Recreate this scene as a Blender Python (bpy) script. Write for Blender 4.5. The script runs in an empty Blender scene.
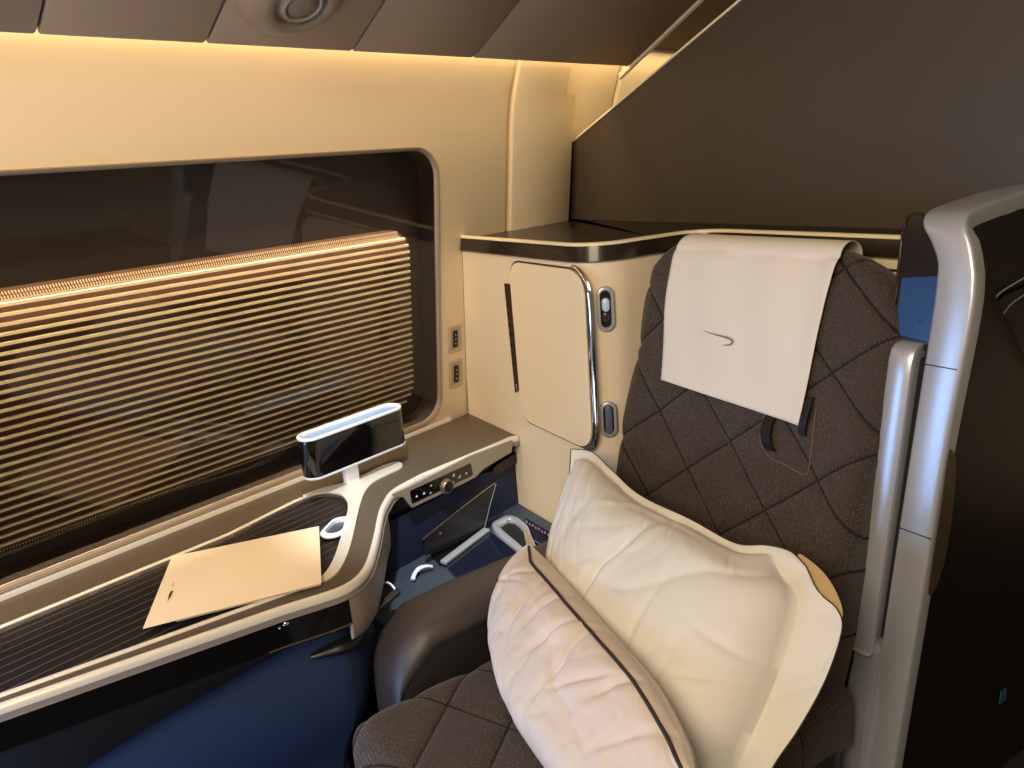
import bpy, bmesh, math, random
from mathutils import Vector, Matrix, noise
V = Vector
random.seed(4)
COL = bpy.context.scene.collection
SC = bpy.context.scene

# ------------------------------------------------------------------ camera geometry
F = 768.0
def cam_axes():
    yc = V((738, -284, F)).normalized(); xc0 = V((-492, -181, F)).normalized()
    dn = yc.cross(-xc0).normalized()
    if dn.y < 0: dn = -dn
    zc = -dn
    xc = yc.cross(zc)
    if xc.x < 0: xc = -xc
    return xc, yc, zc
XC, YC, ZC = cam_axes()
CAM = V((1.812, 0, 1.45))
def c2w(v): return V((XC.dot(v), YC.dot(v), ZC.dot(v)))
def hit(u, v, n, p):
    d = c2w(V((u-512, v-384, F))); n = V(n)
    return CAM + d*(n.dot(V(p)-CAM)/n.dot(d))
def PZ(u, v, z): return hit(u, v, (0,0,1), (0,0,z))
def PX(u, v, x): return hit(u, v, (1,0,0), (x,0,0))
def PY(u, v, y): return hit(u, v, (0,1,0), (0,y,0))
# frame of the angled seat: s across, t to the back, z up
O = V((0, 1.682, 0)); AN = math.atan2(-.08, .289)
L = V((math.cos(AN), math.sin(AN), 0)); A = V((-math.sin(AN), math.cos(AN), 0)); UP = V((0,0,1))
def W(s, t, z): return O + L*s + A*t + UP*z
def PT(u, v, t, lean=0): return hit(u, v, A-UP*lean, O+A*t+UP*.65)
def ST(p): q = p-O; return V((q.dot(L), q.dot(A), q.z))

# ------------------------------------------------------------------ materials
def s2l(c):
    return tuple(((x/255)/12.92 if x/255 <= .04045 else ((x/255+.055)/1.055)**2.4) for x in c)+(1,)
MATS = {}
def mat(name, rgb, rough=.5, metal=0, bump=0, bscale=200, var=0, coat=0, spec=.5, sheen=0, emit=None, es=0):
    if name in MATS: return MATS[name]
    m = bpy.data.materials.new(name); m.use_nodes = True
    nt = m.node_tree; b = nt.nodes['Principled BSDF']
    b.inputs['Base Color'].default_value = s2l(rgb); b.inputs['Roughness'].default_value = rough
    b.inputs['Metallic'].default_value = metal; b.inputs['Coat Weight'].default_value = coat
    b.inputs['Coat Roughness'].default_value = .08
    b.inputs['Specular IOR Level'].default_value = spec; b.inputs['Sheen Weight'].default_value = sheen
    if emit: b.inputs['Emission Color'].default_value = s2l(emit); b.inputs['Emission Strength'].default_value = es
    tc = nt.nodes.new('ShaderNodeTexCoord'); nz = nt.nodes.new('ShaderNodeTexNoise')
    nz.inputs['Scale'].default_value = bscale; nz.inputs['Detail'].default_value = 3
    nt.links.new(tc.outputs['Object'], nz.inputs['Vector'])
    if bump:
        bp = nt.nodes.new('ShaderNodeBump'); bp.inputs['Strength'].default_value = bump; bp.inputs['Distance'].default_value = .002
        nt.links.new(nz.outputs['Fac'], bp.inputs['Height']); nt.links.new(bp.outputs['Normal'], b.inputs['Normal'])
    if var:
        n2 = nt.nodes.new('ShaderNodeTexNoise'); n2.inputs['Scale'].default_value = 9; n2.inputs['Detail'].default_value = 5
        nt.links.new(tc.outputs['Object'], n2.inputs['Vector'])
        mx = nt.nodes.new('ShaderNodeMix'); mx.data_type = 'RGBA'
        c = s2l(rgb); mx.inputs['A'].default_value = tuple(x*(1-var) for x in c[:3])+(1,); mx.inputs['B'].default_value = tuple(min(1,x*(1+var)) for x in c[:3])+(1,)
        nt.links.new(n2.outputs['Fac'], mx.inputs['Factor']); nt.links.new(mx.outputs['Result'], b.inputs['Base Color'])
    MATS[name] = m; return m
def weave(name, rgb, speck, scale=420, rough=.9, bump=.5, thr=.82):
    """woven cloth: fine crossed threads with light flecks"""
    m = mat(name, rgb, rough, sheen=.15); nt = m.node_tree; b = nt.nodes['Principled BSDF']
    tc = nt.nodes.new('ShaderNodeTexCoord'); mp = nt.nodes.new('ShaderNodeMapping')
    mp.inputs['Scale'].default_value = (scale, scale, scale)
    uv = nt.nodes.new('ShaderNodeUVMap')
    nt.links.new(uv.outputs['UV'], mp.inputs['Vector'])
    vo = nt.nodes.new('ShaderNodeTexVoronoi'); vo.inputs['Scale'].default_value = 1; vo.inputs['Randomness'].default_value = .35
    nt.links.new(mp.outputs['Vector'], vo.inputs['Vector'])
    rp = nt.nodes.new('ShaderNodeMapRange'); rp.inputs['From Min'].default_value = .12; rp.inputs['From Max'].default_value = .32
    rp.inputs['To Min'].default_value = 1; rp.inputs['To Max'].default_value = 0
    nt.links.new(vo.outputs['Distance'], rp.inputs['Value'])
    n2 = nt.nodes.new('ShaderNodeTexNoise'); n2.inputs['Scale'].default_value = 7; n2.inputs['Detail'].default_value = 6
    nt.links.new(tc.outputs['Object'], n2.inputs['Vector'])
    mu = nt.nodes.new('ShaderNodeMath'); mu.operation = 'MULTIPLY'
    nt.links.new(rp.outputs['Result'], mu.inputs[0]); nt.links.new(n2.outputs['Fac'], mu.inputs[1])
    mx = nt.nodes.new('ShaderNodeMix'); mx.data_type = 'RGBA'
    mx.inputs['A'].default_value = s2l(rgb); mx.inputs['B'].default_value = s2l(speck)
    nt.links.new(mu.outputs[0], mx.inputs['Factor']); nt.links.new(mx.outputs['Result'], b.inputs['Base Color'])
    bp = nt.nodes.new('ShaderNodeBump'); bp.inputs['Strength'].default_value = bump; bp.inputs['Distance'].default_value = .0015
    nt.links.new(rp.outputs['Result'], bp.inputs['Height']); nt.links.new(bp.outputs['Normal'], b.inputs['Normal'])
    return m
def glass_mat():
    m = bpy.data.materials.new('window_glass'); m.use_nodes = True; nt = m.node_tree
    nt.nodes.clear(); o = nt.nodes.new('ShaderNodeOutputMaterial')
    tr = nt.nodes.new('ShaderNodeBsdfTransparent'); tr.inputs['Color'].default_value = (.92,.9,.9,1)
    gl = nt.nodes.new('ShaderNodeBsdfGlossy'); gl.inputs['Roughness'].default_value = .02; gl.inputs['Color'].default_value = (.8,.8,.8,1)
    fr = nt.nodes.new('ShaderNodeFresnel'); fr.inputs['IOR'].default_value = 1.5
    mx = nt.nodes.new('ShaderNodeMixShader')
    nt.links.new(fr.outputs[0], mx.inputs[0]); nt.links.new(tr.outputs[0], mx.inputs[1]); nt.links.new(gl.outputs[0], mx.inputs[2])
    nt.links.new(mx.outputs[0], o.inputs['Surface']); return m

M_wall = mat('cream_wall_panel', (232,212,180), .5, bump=.06, bscale=600)
M_bin = mat('grey_beige_bin', (166,146,124), .55, bump=.05, bscale=500)
M_dark = mat('dark_gap', (14,12,12), .8)
M_frame = mat('window_frame_brown', (150,132,112), .4)
M_cav = mat('window_recess_brown', (44,34,30), .6)
M_blind = mat('blind_cream', (246,226,190), .5)
M_blindgap = mat('blind_brown', (104,76,62), .7)
M_top = mat('worktop_taupe', (88,76,62), .34, bump=.1, bscale=900, var=.12)
M_trim = mat('pearl_trim', (226,214,196), .3, metal=.15, coat=.2)
M_tray = mat('tray_rubber', (22,16,14), .55)
M_trayline = mat('tray_groove', (118,96,78), .5)
M_blackgloss = mat('black_gloss', (10,8,8), .07, coat=.6)
M_white = mat('white_plastic', (238,240,244), .35)
M_black = mat('black_satin', (20,17,16), .38)
M_flank = mat('flank_blue_light_tint', (36,52,78), .5, bump=.05)  # navy carries some of the blue light in its colour
M_shelf = mat('shelf_blue_light_tint', (58,66,74), .5)  # part of the cool light on the shelf is mixed into this blue
M_silver = mat('silver_band', (196,198,204), .32, metal=.5)
M_chrome = mat('chrome', (225,225,225), .08, metal=1)
M_gold = mat('champagne_metal', (196,170,130), .25, metal=.9)
M_cab = mat('cabinet_cream', (242,221,186), .42, bump=.04, bscale=700)
M_lip = mat('lip_bronze', (50,41,33), .26, metal=.35, coat=.3)
M_toplip = mat('lip_edge', (250,236,196), .35, metal=.0, coat=.3)
M_shelf_top = mat('shelf_dark', (22,18,15), .28)
M_partition = mat('partition_charcoal', (76,66,54), .45, bump=.15, bscale=300)
M_leather = mat('taupe_leather', (62,52,46), .42, bump=.25, bscale=500)
M_leather_dark = mat('dark_leather', (34,29,26), .5, bump=.2, bscale=500)
M_seat = weave('quilted_seat_cloth', (62,50,43), (134,114,90), 190, bump=.9)
M_pillow = mat('white_cotton', (226,222,214), .85, bump=.15, bscale=900, sheen=.1)
M_pillow2 = weave('waffle_cotton', (216,200,186), (230,220,208), 260, bump=.35)
M_cloth = mat('headrest_cotton', (232,224,212), .85, bump=.12, bscale=900)
M_piping = mat('brown_piping', (52,38,34), .7)
M_back = mat('tan_lining', (190,160,110), .8)
M_card = mat('card_cream', (250,226,190), .6)
M_ink = mat('print_dark', (58,46,40), .5)
M_inkgrey = mat('embroidery_grey', (128,124,128), .6)
M_inkwhite = mat('legend_white', (235,235,240), .5)
M_floor = mat('dark_carpet', (26,24,28), .95, bump=.5, bscale=300)
M_shellside = mat('espresso_shell', (26,20,17), .35)
M_glass = glass_mat()
M_seamshade = mat('quilt_seam_shade', (30,25,21), .95)  # seam lines coloured dark, groove shade painted in for contrast
M_lens = mat('clear_cap', (205,222,240), .1, coat=.5)
M_grey = mat('grey_button', (92,96,104), .4)
M_bluerefl = mat('blue_reflection_paint', (28,70,120), .25, coat=.2)  # blue light reflected in the facet, painted as a colour
def net_mat():
    m = mat('navy_net', (20,30,62), .8); nt = m.node_tree; b = nt.nodes['Principled BSDF']
    uv = nt.nodes.new('ShaderNodeUVMap'); mp = nt.nodes.new('ShaderNodeMapping'); mp.inputs['Scale'].default_value = (120,120,120); mp.inputs['Rotation'].default_value = (0,0,.785)
    ck = nt.nodes.new('ShaderNodeTexBrick'); ck.inputs['Scale'].default_value = 1
    ck.inputs['Color1'].default_value = (.004,.004,.008,1); ck.inputs['Color2'].default_value = (.004,.005,.01,1); ck.inputs['Mortar'].default_value = s2l((34,46,88))
    ck.inputs['Mortar Size'].default_value = .13; ck.inputs['Brick Width'].default_value = 1; ck.inputs['Row Height'].default_value = 1; ck.offset = 0
    nt.links.new(uv.outputs[0], mp.inputs[0]); nt.links.new(mp.outputs[0], ck.inputs[0]); nt.links.new(ck.outputs[0], b.inputs['Base Color'])
    return m
M_net = net_mat()

# ------------------------------------------------------------------ objects
def tag(o, label=None, cat=None, group=None, kind=None):
    if label: o['label'] = label
    if cat: o['category'] = cat
    if group: o['group'] = group
    if kind: o['kind'] = kind
    return o
def thing(name, loc, label, cat, group=None):
    o = bpy.data.objects.new(name, None); COL.objects.link(o); o.location = loc; o.empty_display_size = .05
    return tag(o, label, cat, group)
def wloc(o):
    l = V((0,0,0))
    while o is not None: l = l + o.location; o = o.parent
    return l
def obj(name, verts, faces, m, parent=None, bevel=0, seg=3, smooth=True, ang=35, uvs=None, center=False):
    """verts in world coordinates; the object is placed under its parent"""
    verts = [V(v) for v in verts]
    org = wloc(parent) if parent else V((0,0,0))
    off = V((0,0,0))
    if center or parent is None:
        lo = V([min(v[i] for v in verts) for i in range(3)]); hi = V([max(v[i] for v in verts) for i in range(3)])
        off = V(((lo.x+hi.x)/2, (lo.y+hi.y)/2, lo.z))-org
    me = bpy.data.meshes.new(name); me.from_pydata([v-org-off for v in verts], [], faces)
    o = bpy.data.objects.new(name, me); COL.objects.link(o); o.location = off
    if parent: o.parent = parent
    me.materials.append(m)
    if uvs:
        ul = me.uv_layers.new(name='UVMap')
        for lp in me.loops: ul.data[lp.index].uv = uvs[lp.vertex_index]
    bm = bmesh.new(); bm.from_mesh(me); bmesh.ops.recalc_face_normals(bm, faces=bm.faces); bm.to_mesh(me); bm.free()
    if smooth:
        me.shade_smooth()
        if not bevel: me.set_sharp_from_angle(angle=math.radians(ang))
    if bevel:
        b = o.modifiers.new('bevel', 'BEVEL'); b.width = bevel; b.segments = seg; b.limit_method = 'ANGLE'; b.angle_limit = math.radians(30); b.harden_normals = True
    return o
def fillet(pts, r, n=6, closed=True):
    """round the corners of a polyline; r a number or one per corner"""
    out = []; N = len(pts); pts = [V(p) for p in pts]
    for i, p in enumerate(pts):
        rr = r[i] if isinstance(r, (list, tuple)) else r
        if (not closed and i in (0, N-1)) or rr <= 0: out.append(p); continue
        a, b = pts[i-1]-p, pts[(i+1) % N]-p
        la, lb = a.length, b.length
        if la < 1e-6 or lb < 1e-6: out.append(p); continue
        an = a.angle(b)
        if an > 3.1: out.append(p); continue
        d = min(rr/math.tan(an/2), la*.49, lb*.49)
        q0, q1 = p+a.normalized()*d, p+b.normalized()*d
        for k in range(n+1):
            f = k/n; out.append(q0*(1-f)**2 + p*2*f*(1-f)*.85 + (q0+q1)/2*2*f*(1-f)*.15 + q1*f*f)
    return out
def prism(name, pts, off, m, parent=None, **kw):
    n = len(pts); off = V(off)
    vs = [V(p) for p in pts]+[V(p)+off for p in pts]
    fs = [list(range(n))[::-1], list(range(n, 2*n))]+[[i, (i+1) % n, n+(i+1) % n, n+i] for i in range(n)]
    return obj(name, vs, fs, m, parent, **kw)
def loft(name, rows, m, parent=None, cap=False, closed=False, **kw):
    R, N = len(rows), len(rows[0]); vs = [p for r in rows for p in r]; fs = []
    for i in range(R-1):
        for j in range(N if closed else N-1):
            fs.append([i*N+j, i*N+(j+1) % N, (i+1)*N+(j+1) % N, (i+1)*N+j])
    if cap: fs += [list(range(N))[::-1], list(range((R-1)*N, R*N))]
    return obj(name, vs, fs, m, parent, **kw)
def tube(name, path, r, m, parent=None, n=10, closed=False, flat=1.0, upv=(0,0,1), **kw):
    path = [V(p) for p in path]; N = len(path); rows = []
    for i, p in enumerate(path):
        a = path[(i-1) % N] if closed or i else p; b = path[(i+1) % N] if closed or i < N-1 else p
        d = (b-a).normalized(); u = V(upv); sx = d.cross(u)
        if sx.length < 1e-3: sx = d.cross(V((1,0,0)))
        sx.normalize(); uu = sx.cross(d).normalized()
        rr = r[i] if isinstance(r, (list,tuple)) else r
        rows.append([p+sx*math.cos(k*2*math.pi/n)*rr+uu*math.sin(k*2*math.pi/n)*rr*flat for k in range(n)])
    if closed: rows.append(rows[0])
    return loft(name, rows, m, parent, cap=not closed, closed=True, **kw)
def sweep(name, path, prof, m, parent=None, closed=False, nrm=(0,0,1), **kw):
    """profile (a across to the left of the path, b along nrm) swept along a planar path, mitred"""
    path = [V(p) for p in path]; N = len(path); nrm = V(nrm).normalized(); rows = []
    for i, p in enumerate(path):
        d0 = (p-path[i-1]) if (closed or i) else (path[1]-p); d1 = (path[(i+1) % N]-p) if (closed or i < N-1) else d0
        d0.normalize(); d1.normalize(); n0, n1 = nrm.cross(d0), nrm.cross(d1)
        mt = (n0+n1).normalized(); k = 1/max(.4, mt.dot(n0))
        rows.append([p+mt*a*k+nrm*b for a, b in prof])
    if closed: rows.append(rows[0])
    return loft(name, rows, m, parent, cap=not closed, closed=True, **kw)
def box(name, c, ex, ey, ez, m, parent=None, **kw):
    """c centre, ex/ey/ez half-extent vectors"""
    c = V(c); ex, ey, ez = V(ex), V(ey), V(ez)
    pts = [c-ex-ey-ez, c+ex-ey-ez, c+ex+ey-ez, c-ex+ey-ez]
    return prism(name, pts, ez*2, m, parent, **kw)
def stadium(c, ax, ay, hl, hr, n=10):
    """closed outline: half length hl along ax (incl. ends), half width hr along ay"""
    c = V(c); ax = V(ax).normalized(); ay = V(ay).normalized(); o = []
    for k in range(n+1):
        a = -math.pi/2+math.pi*k/n; o.append(c+ax*(hl-hr+math.cos(a)*hr)+ay*math.sin(a)*hr)
    for k in range(n+1):
        a = math.pi/2+math.pi*k/n; o.append(c+ax*(-hl+hr+math.cos(a)*hr)+ay*math.sin(a)*hr)
    return o
def lerp(xs, ys, x):
    if x <= xs[0]: return ys[0]
    for i in range(len(xs)-1):
        if x <= xs[i+1]: f = (x-xs[i])/(xs[i+1]-xs[i]); return ys[i]*(1-f)+ys[i+1]*f
    return ys[-1]
def smooth_path(ctrl, n=8, closed=False):
    """Catmull-Rom through the points"""
    c = [V(p) for p in ctrl]; N = len(c); out = []
    for i in range(N if closed else N-1):
        if closed: p0, p1, p2, p3 = c[i-1], c[i], c[(i+1) % N], c[(i+2) % N]
        else: p1, p2 = c[i], c[i+1]; p0 = c[i-1] if i else p1*2-p2; p3 = c[i+2] if i+2 < N else p2*2-p1
        for k in range(n):
            t = k/n; out.append(.5*((2*p1)+(p2-p0)*t+(2*p0-5*p1+4*p2-p3)*t*t+(3*p1-p0-3*p2+p3)*t**3))
    if not closed: out.append(c[-1])
    return out

# ================================================================== SETTING
LN = .134                                   # lean of the side wall round the window
def wx(z):
    return lerp([0,.69,1.52,1.54,1.56,1.58,1.60,1.63,1.66,1.70,1.74,1.80,1.95],[0,0,.1112,.1141,.1172,.1207,.1247,.1317,.141,.155,.170,.184,.192], z)
WN = V((1,0,-LN)); WN.normalize(); WP = (0,0,.69)
def PW(u, v, d=0): return hit(u, v, WN, V(WP)+WN*d)
def wallpt(y, z, d=0): return V((LN*(z-.69),y,z))+WN*d

Y0 = -1.2
yR, zT, zB = PW(440,300).y, PW(410,148).z, PW(300,470).z
zB = .664; zT = 1.512
YS1 = PX(506,150,wx(1.49)).y                 # first panel joint
def rrect(y0, y1, z0, z1, r, d=0, n=8, inset=0):
    y0 += inset; y1 -= inset; z0 += inset; z1 -= inset; r = max(.004, r-inset)
    o = []
    for (cy, cz, a0) in ((y1-r, z0+r, -90), (y1-r, z1-r, 0), (y0+r, z1-r, 90), (y0+r, z0+r, 180)):
        for k in range(n+1):
            a = math.radians(a0+90*k/n); o.append(wallpt(cy+math.cos(a)*r, cz+math.sin(a)*r, d))
    return o
# wall with a hole for the window
def wall_window():
    inner = rrect(Y0-.2+.0, yR, zB, zT, .085)
    # ring between hole and outer rectangle, joined fan-wise
    y0, y1, z0, z1 = Y0-.4, YS1, .60, 1.52
    n = len(inner); outer = []
    for p in inner:
        pass
    cy, cz = (Y0+yR)/2, (zB+zT)/2
    q = n//4
    corners = [(y1, z0), (y1, z1), (y0, z1), (y0, z0)]
    for i, p in enumerate(inner):
        c = corners[i//q]; k = i % q; h = (q-1)/2
        ia = i//q
        if ia == 0: y, z = (p.y, c[1]) if k < h else ((c[0], p.z) if k > h else c)
        elif ia == 1: y, z = (c[0], p.z) if k < h else ((p.y, c[1]) if k > h else c)
        elif ia == 2: y, z = (p.y, c[1]) if k < h else ((c[0], p.z) if k > h else c)
        else: y, z = (c[0], p.z) if k < h else ((p.y, c[1]) if k > h else c)
        outer.append(wallpt(y, z))
    vs = inner+outer; fs = [[i, (i+1) % n, n+(i+1) % n, n+i] for i in range(n)]
    # upper curved part
    zs = [1.52,1.54,1.56,1.58,1.60,1.63,1.66,1.68,1.70,1.72,1.74,1.77,1.80,1.90]
    b = len(vs)
    for z in zs:
        for y in (y0, y1): vs.append(V((wx(z), y, z)))
    for i in range(len(zs)-1): fs.append([b+2*i, b+2*i+1, b+2*i+3, b+2*i+2])
    # joint return at the panel edge
    b = len(vs)
    for z in [.6,.7,.9,1.1,1.3]+zs:
        x = LN*(z-.69) if z <= 1.52 else wx(z)
        for dx, dy in ((0,0),(-.006,.006),(-.016,.009)): vs.append(V((x+dx, y1+dy, z)))
    for i in range(len([.6,.7,.9,1.1,1.3]+zs)-1):
        for j in range(2): fs.append([b+3*i+j, b+3*i+j+1, b+3*i+j+4, b+3*i+j+3])
    # below the worktop
    b = len(vs)
    for z in (0, .6):
        for y in (y0, 1.9): vs.append(V((LN*(z-.69) if z else -.02, y, z)))
    fs.append([b,b+1,b+3,b+2])
    return tag(obj('wall_left', vs, fs, M_wall, ang=30), kind='structure')
wall_window()
def wall_strip(name, ya, yb, zlo, zhi, d, m=M_wall, ret=.02):
    zs = [zlo]+[z for z in (.7,.9,1.1,1.3,1.52,1.56,1.60,1.63,1.66,1.68,1.70,1.72,1.74,1.77,1.80,1.90) if zlo < z < zhi]+[zhi]
    rows = []
    for z in zs:
        x = (LN*(z-.69) if z <= 1.52 else wx(z))+d
        rows.append([V((x-ret, ya-.001, z)), V((x-.004, ya, z)), V((x, ya+.005, z)), V((x, yb-.005, z)), V((x-.004, yb, z)), V((x-ret, yb+.001, z))])
    return tag(loft(name, rows, m, ang=50), kind='structure')
YS2 = PX(571,120,wx(1.55)).y
wall_strip('wall_panel', YS1+.022, YS2, .62, 1.645, .010, ret=.05)
wall_strip('wall_panel_upper', YS1+.022, YS2-.055, 1.645, 1.90, .010, ret=.05)
wall_strip('trim_1', YS1+.006, YS1+.026, .62, 1.90, -.012)
YS3 = 2.47
wall_strip('wall_rear', YS2-.03, YS3, .62, 1.95, -.040)
wall_strip('wall_rear_end', YS3+.012, 3.9, .62, 2.2, -.03)
tag(obj('wall_joint', [V((-.06,1.63,.6)),V((-.06,3.9,.6)),V((.12,3.9,2.1)),V((.12,1.63,2.1))], [[0,1,2,3]], M_wall), kind='structure')

# window: frame, dark recess, glass
win = bpy.data.objects.new('window_1', None); COL.objects.link(win); win.location = (0, .6, zB); tag(win, kind='structure')
def ring(name, rings, m, parent, **kw): return loft(name, rings, m, parent, closed=True, **kw)
yL = Y0-.2
R0 = [rrect(yL, yR, zB, zT, .085, d) for d in (0,)]
ring('window_frame', [rrect(yL,yR,zB,zT,.085,0), rrect(yL,yR,zB,zT,.085,.004), rrect(yL,yR,zB,zT,.085,.005,inset=.0025), rrect(yL,yR,zB,zT,.085,.002,inset=.005),
                      rrect(yL,yR,zB,zT,.085,.0025,inset=.0065), rrect(yL,yR,zB,zT,.085,-.004,inset=.010), rrect(yL,yR,zB,zT,.085,-.008,inset=.012)], M_frame, win, ang=60)
ring('window_reveal', [rrect(yL,yR,zB,zT,.085,-.008,inset=.0115), rrect(yL,yR,zB,zT,.085,-.075,inset=.011)], M_cav, win)
bk = rrect(yL,yR,zB,zT,.085,-.075,inset=.008); obj('back_panel', bk, [list(range(len(bk)))], M_cav, win)
gl = rrect(yL,yR,zB,zT,.085,-.006,inset=.011); wp = obj('window_pane', gl, [list(range(len(gl)))], M_glass, win)
if wp.data.polygons[0].normal.x < 0: wp.data.flip_normals()
# pale sill between window and worktop
sw = [V((0,Y0-.4,0)), V((0,yR+.02,0))]
tag(obj('window_sill', [V((x,y,z)) for y in (Y0-.4, 1.60) for x, z in ((-.005,.645),(.0075,.645),(.0075,.654),(.004,.660),(-.003,.662))],
    [[0,1,6,5],[1,2,7,6],[2,3,8,7],[3,4,9,8],[4,3,2,1,0],[5,6,7,8,9]], M_trim), kind='structure')

# pleated blind behind the glass
BD = -.034
def PB(u, v): return PW(u, v, BD)
byR = PB(413,330).y; bzT = PB(300,246).z; bzB = PB(130,508).z
bl = thing('window_blind', wallpt(.6, bzB, BD), 'cream and brown pleated window blind closed behind the dark glass', 'blind')
def blind():
    r = .075; y0 = yL+.05
    def yend(z):                                  # rounded right corners
        if z > bzT-r: q = z-(bzT-r); return byR-r+math.sqrt(max(0, r*r-q*q))
        if z < bzB+r: q = (bzB+r)-z; return byR-r+math.sqrt(max(0, r*r-q*q))
        return byR
    bk = rrect(y0, byR, bzB, bzT, r, BD-.012); obj('blind_backing', bk, [list(range(len(bk)))], M_blindgap, bl)
    vs, fs = [], []
    pitch = .0194; z = bzT-.031; k = 0
    while z > bzB+.006:
        hh = .0036 - .0012*(bzT-z)/(bzT-bzB)
        ye = yend(z)-.004
        b = len(vs)
        for y in (y0, ye):
            for dz, dd in ((hh, -.006), (hh*.95, .001), (-hh*.95, .001), (-hh, -.006)): vs.append(wallpt(y, z+dz, BD+dd))
        fs += [[b,b+1,b+5,b+4],[b+1,b+2,b+6,b+5],[b+2,b+3,b+7,b+6],[b+4,b+5,b+6,b+7]]
        # short end tooth of every pleat
        z -= pitch; k += 1
    obj('pleat', vs, fs, M_blind, bl, smooth=False)
    # toothed top rail
    vs, fs = [], []
    y = y0+.9
    while y < byR-.05:
        for row in range(2):
            z0 = bzT-.004-.009*row; yy = y+.0025*row; b = len(vs)
            vs += [wallpt(yy, z0, BD+.001), wallpt(yy+.0028, z0, BD+.001), wallpt(yy+.0045, z0-.007, BD+.001), wallpt(yy+.0017, z0-.007, BD+.001)]
            fs.append([b,b+1,b+2,b+3])
        y += .0058
    obj('top_rail_teeth', vs, fs, M_blind, bl, smooth=False)
    obj('top_rail', [wallpt(y0,bzT-.0205,BD),wallpt(byR-.040,bzT-.0205,BD),wallpt(byR-.036,bzT-.0245,BD),wallpt(y0,bzT-.0245,BD)], [[0,1,2,3]], M_blind, bl)
    vs, fs = [], []
    y = y0+.9
    while y < byR-.07:
        b = len(vs); z0 = bzB+.003
        vs += [wallpt(y, z0+.003, BD+.001), wallpt(y+.0022, z0+.003, BD+.001), wallpt(y+.0022, z0, BD+.001), wallpt(y, z0, BD+.001)]
        fs.append([b,b+1,b+2,b+3]); y += .006
    obj('bottom_rail_teeth', vs, fs, M_blind, bl, smooth=False)
blind()

# ceiling: undersides of the overhead panels, rising inward
BX, BZ, BS = .245, 1.722, .60
def binpt(x, y, d=0): return V((x, y, BZ+BS*(x-BX)))+V((BS,0,-1)).normalized()*d
def PBn(u, v): return hit(u, v, (-BS,0,1), (BX,0,BZ))
seams = [-1.6] + [PBn(u, v).y for u, v in ((42,15),(217,20),(370,25),(498,28))] + [PBn(664,33).y]
for i in range(len(seams)-1):
    a, b = seams[i]+.003, seams[i+1]-.003
    rows = []
    for y, dd in ((a, .012), (a, -.002), (a+.004, 0), (b-.004, 0), (b, -.002), (b, .012)):
        r = []
        r.append(V((BX-.002, y, BZ+.05)))
        for x, lift in ((BX, .012), (BX+.004, .003), (BX+.012, 0), (BX+.3, 0), (1.3, 0)):
            p = binpt(x, y); p.z += lift
            if dd > 0: p.z += dd
            if dd < 0: p.z += .002
            r.append(p)
        rows.append(r)
    tag(loft('ceiling_panel' , rows, M_bin, ang=40), kind='structure')
tag(obj('ceiling', [binpt(BX-.0, -1.6)+UP*.02, binpt(1.3, -1.6)+UP*.02, binpt(1.3, seams[-1])+UP*.02, binpt(BX, seams[-1])+UP*.02], [[0,1,2,3]], M_dark), kind='structure')
# sloping rail that closes the bins at the right
ye = seams[-1]
rows = []
for x in (BX-.04, BX, .5, .9, 1.3):
    p = V((x, ye, BZ+BS*(max(x,BX-.04)-BX)))
    rows.append([p+V((0,.004,.012)), p+V((0,.006,-.004)), p+V((0,.018,-.008)), p+V((0,.028,.002)), p+V((0,.03,.03))])
tag(loft('trim_2', rows, M_wall, ang=40), kind='structure')
tag(obj('ceiling_rear', [V((.10,ye+.03,BZ+BS*(.10-BX)+.14)), V((1.3,ye+.03,BZ+BS*(1.3-BX)+.14)), V((1.3,3.9,BZ+BS*(1.3-BX)+.14)), V((.10,3.9,BZ+BS*(.10-BX)+.14))], [[0,1,2,3]], M_bin), kind='structure')

# round overhead fitting
def disc_profile(c, ax, ay, nn, prof, n=40):
    return [[c+ax*math.cos(2*math.pi*k/n)*r+ay*math.sin(2*math.pi*k/n)*r+nn*h for k in range(n)] for r, h in prof]
pc = PBn(294, -12)
fx, fy, fn = V((1,0,BS)).normalized(), V((0,1,0)), V((BS,0,-1)).normalized()
ot = thing('overhead_fitting', pc, 'round grey overhead fitting with a recessed ring on the ceiling panel', 'ceiling fitting')
loft('bezel', disc_profile(pc, fx, fy, fn, [(.118,.0005),(.116,.006),(.104,.026),(.080,.042),(.064,.046),(.058,.042)]), mat('fitting_taupe', (140,122,102), .5), ot, closed=True, ang=60)
loft('ring', disc_profile(pc, fx, fy, fn, [(.058,.042),(.054,.034),(.048,.036),(.044,.044),(.038,.046),(.034,.040)]), mat('grey_beige_ring', (150,138,122), .45), ot, closed=True, ang=60)
loft('lens_cover', disc_profile(pc, fx, fy, fn, [(.034,.040),(.030,.044),(.012,.047),(.0005,.047)]), mat('dull_lens', (130,118,100), .35), ot, closed=True, ang=60)

# floor
tag(obj('floor', [V((-1,-2.5,0)),V((4.5,-2.5,0)),V((4.5,5,0)),V((-1,5,0))], [[0,1,2,3]], M_floor), kind='structure')

# partition behind the shelf
TD = .55
pA = PT(577,139,TD); pB = PT(742,0,TD); sl = (ST(pB)-ST(pA)); sl /= sl.x
a0 = ST(pA); pb = ST(PT(573,150,TD)); pbb = ST(PT(569,225,TD))
far = 3.2
topz = lambda s: a0.z+sl.z*(s-a0.x)
pts = [W(pbb.x,TD,1.17), W(far,TD,1.17), W(far,TD,topz(1.5)), W(1.5,TD,topz(1.5)), W(a0.x+.01,TD,topz(a0.x+.01)), W(pb.x+.0,TD,a0.z-.008)]
tag(prism('wall_back', pts, A*.03, M_partition, bevel=.002), kind='structure')
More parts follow.
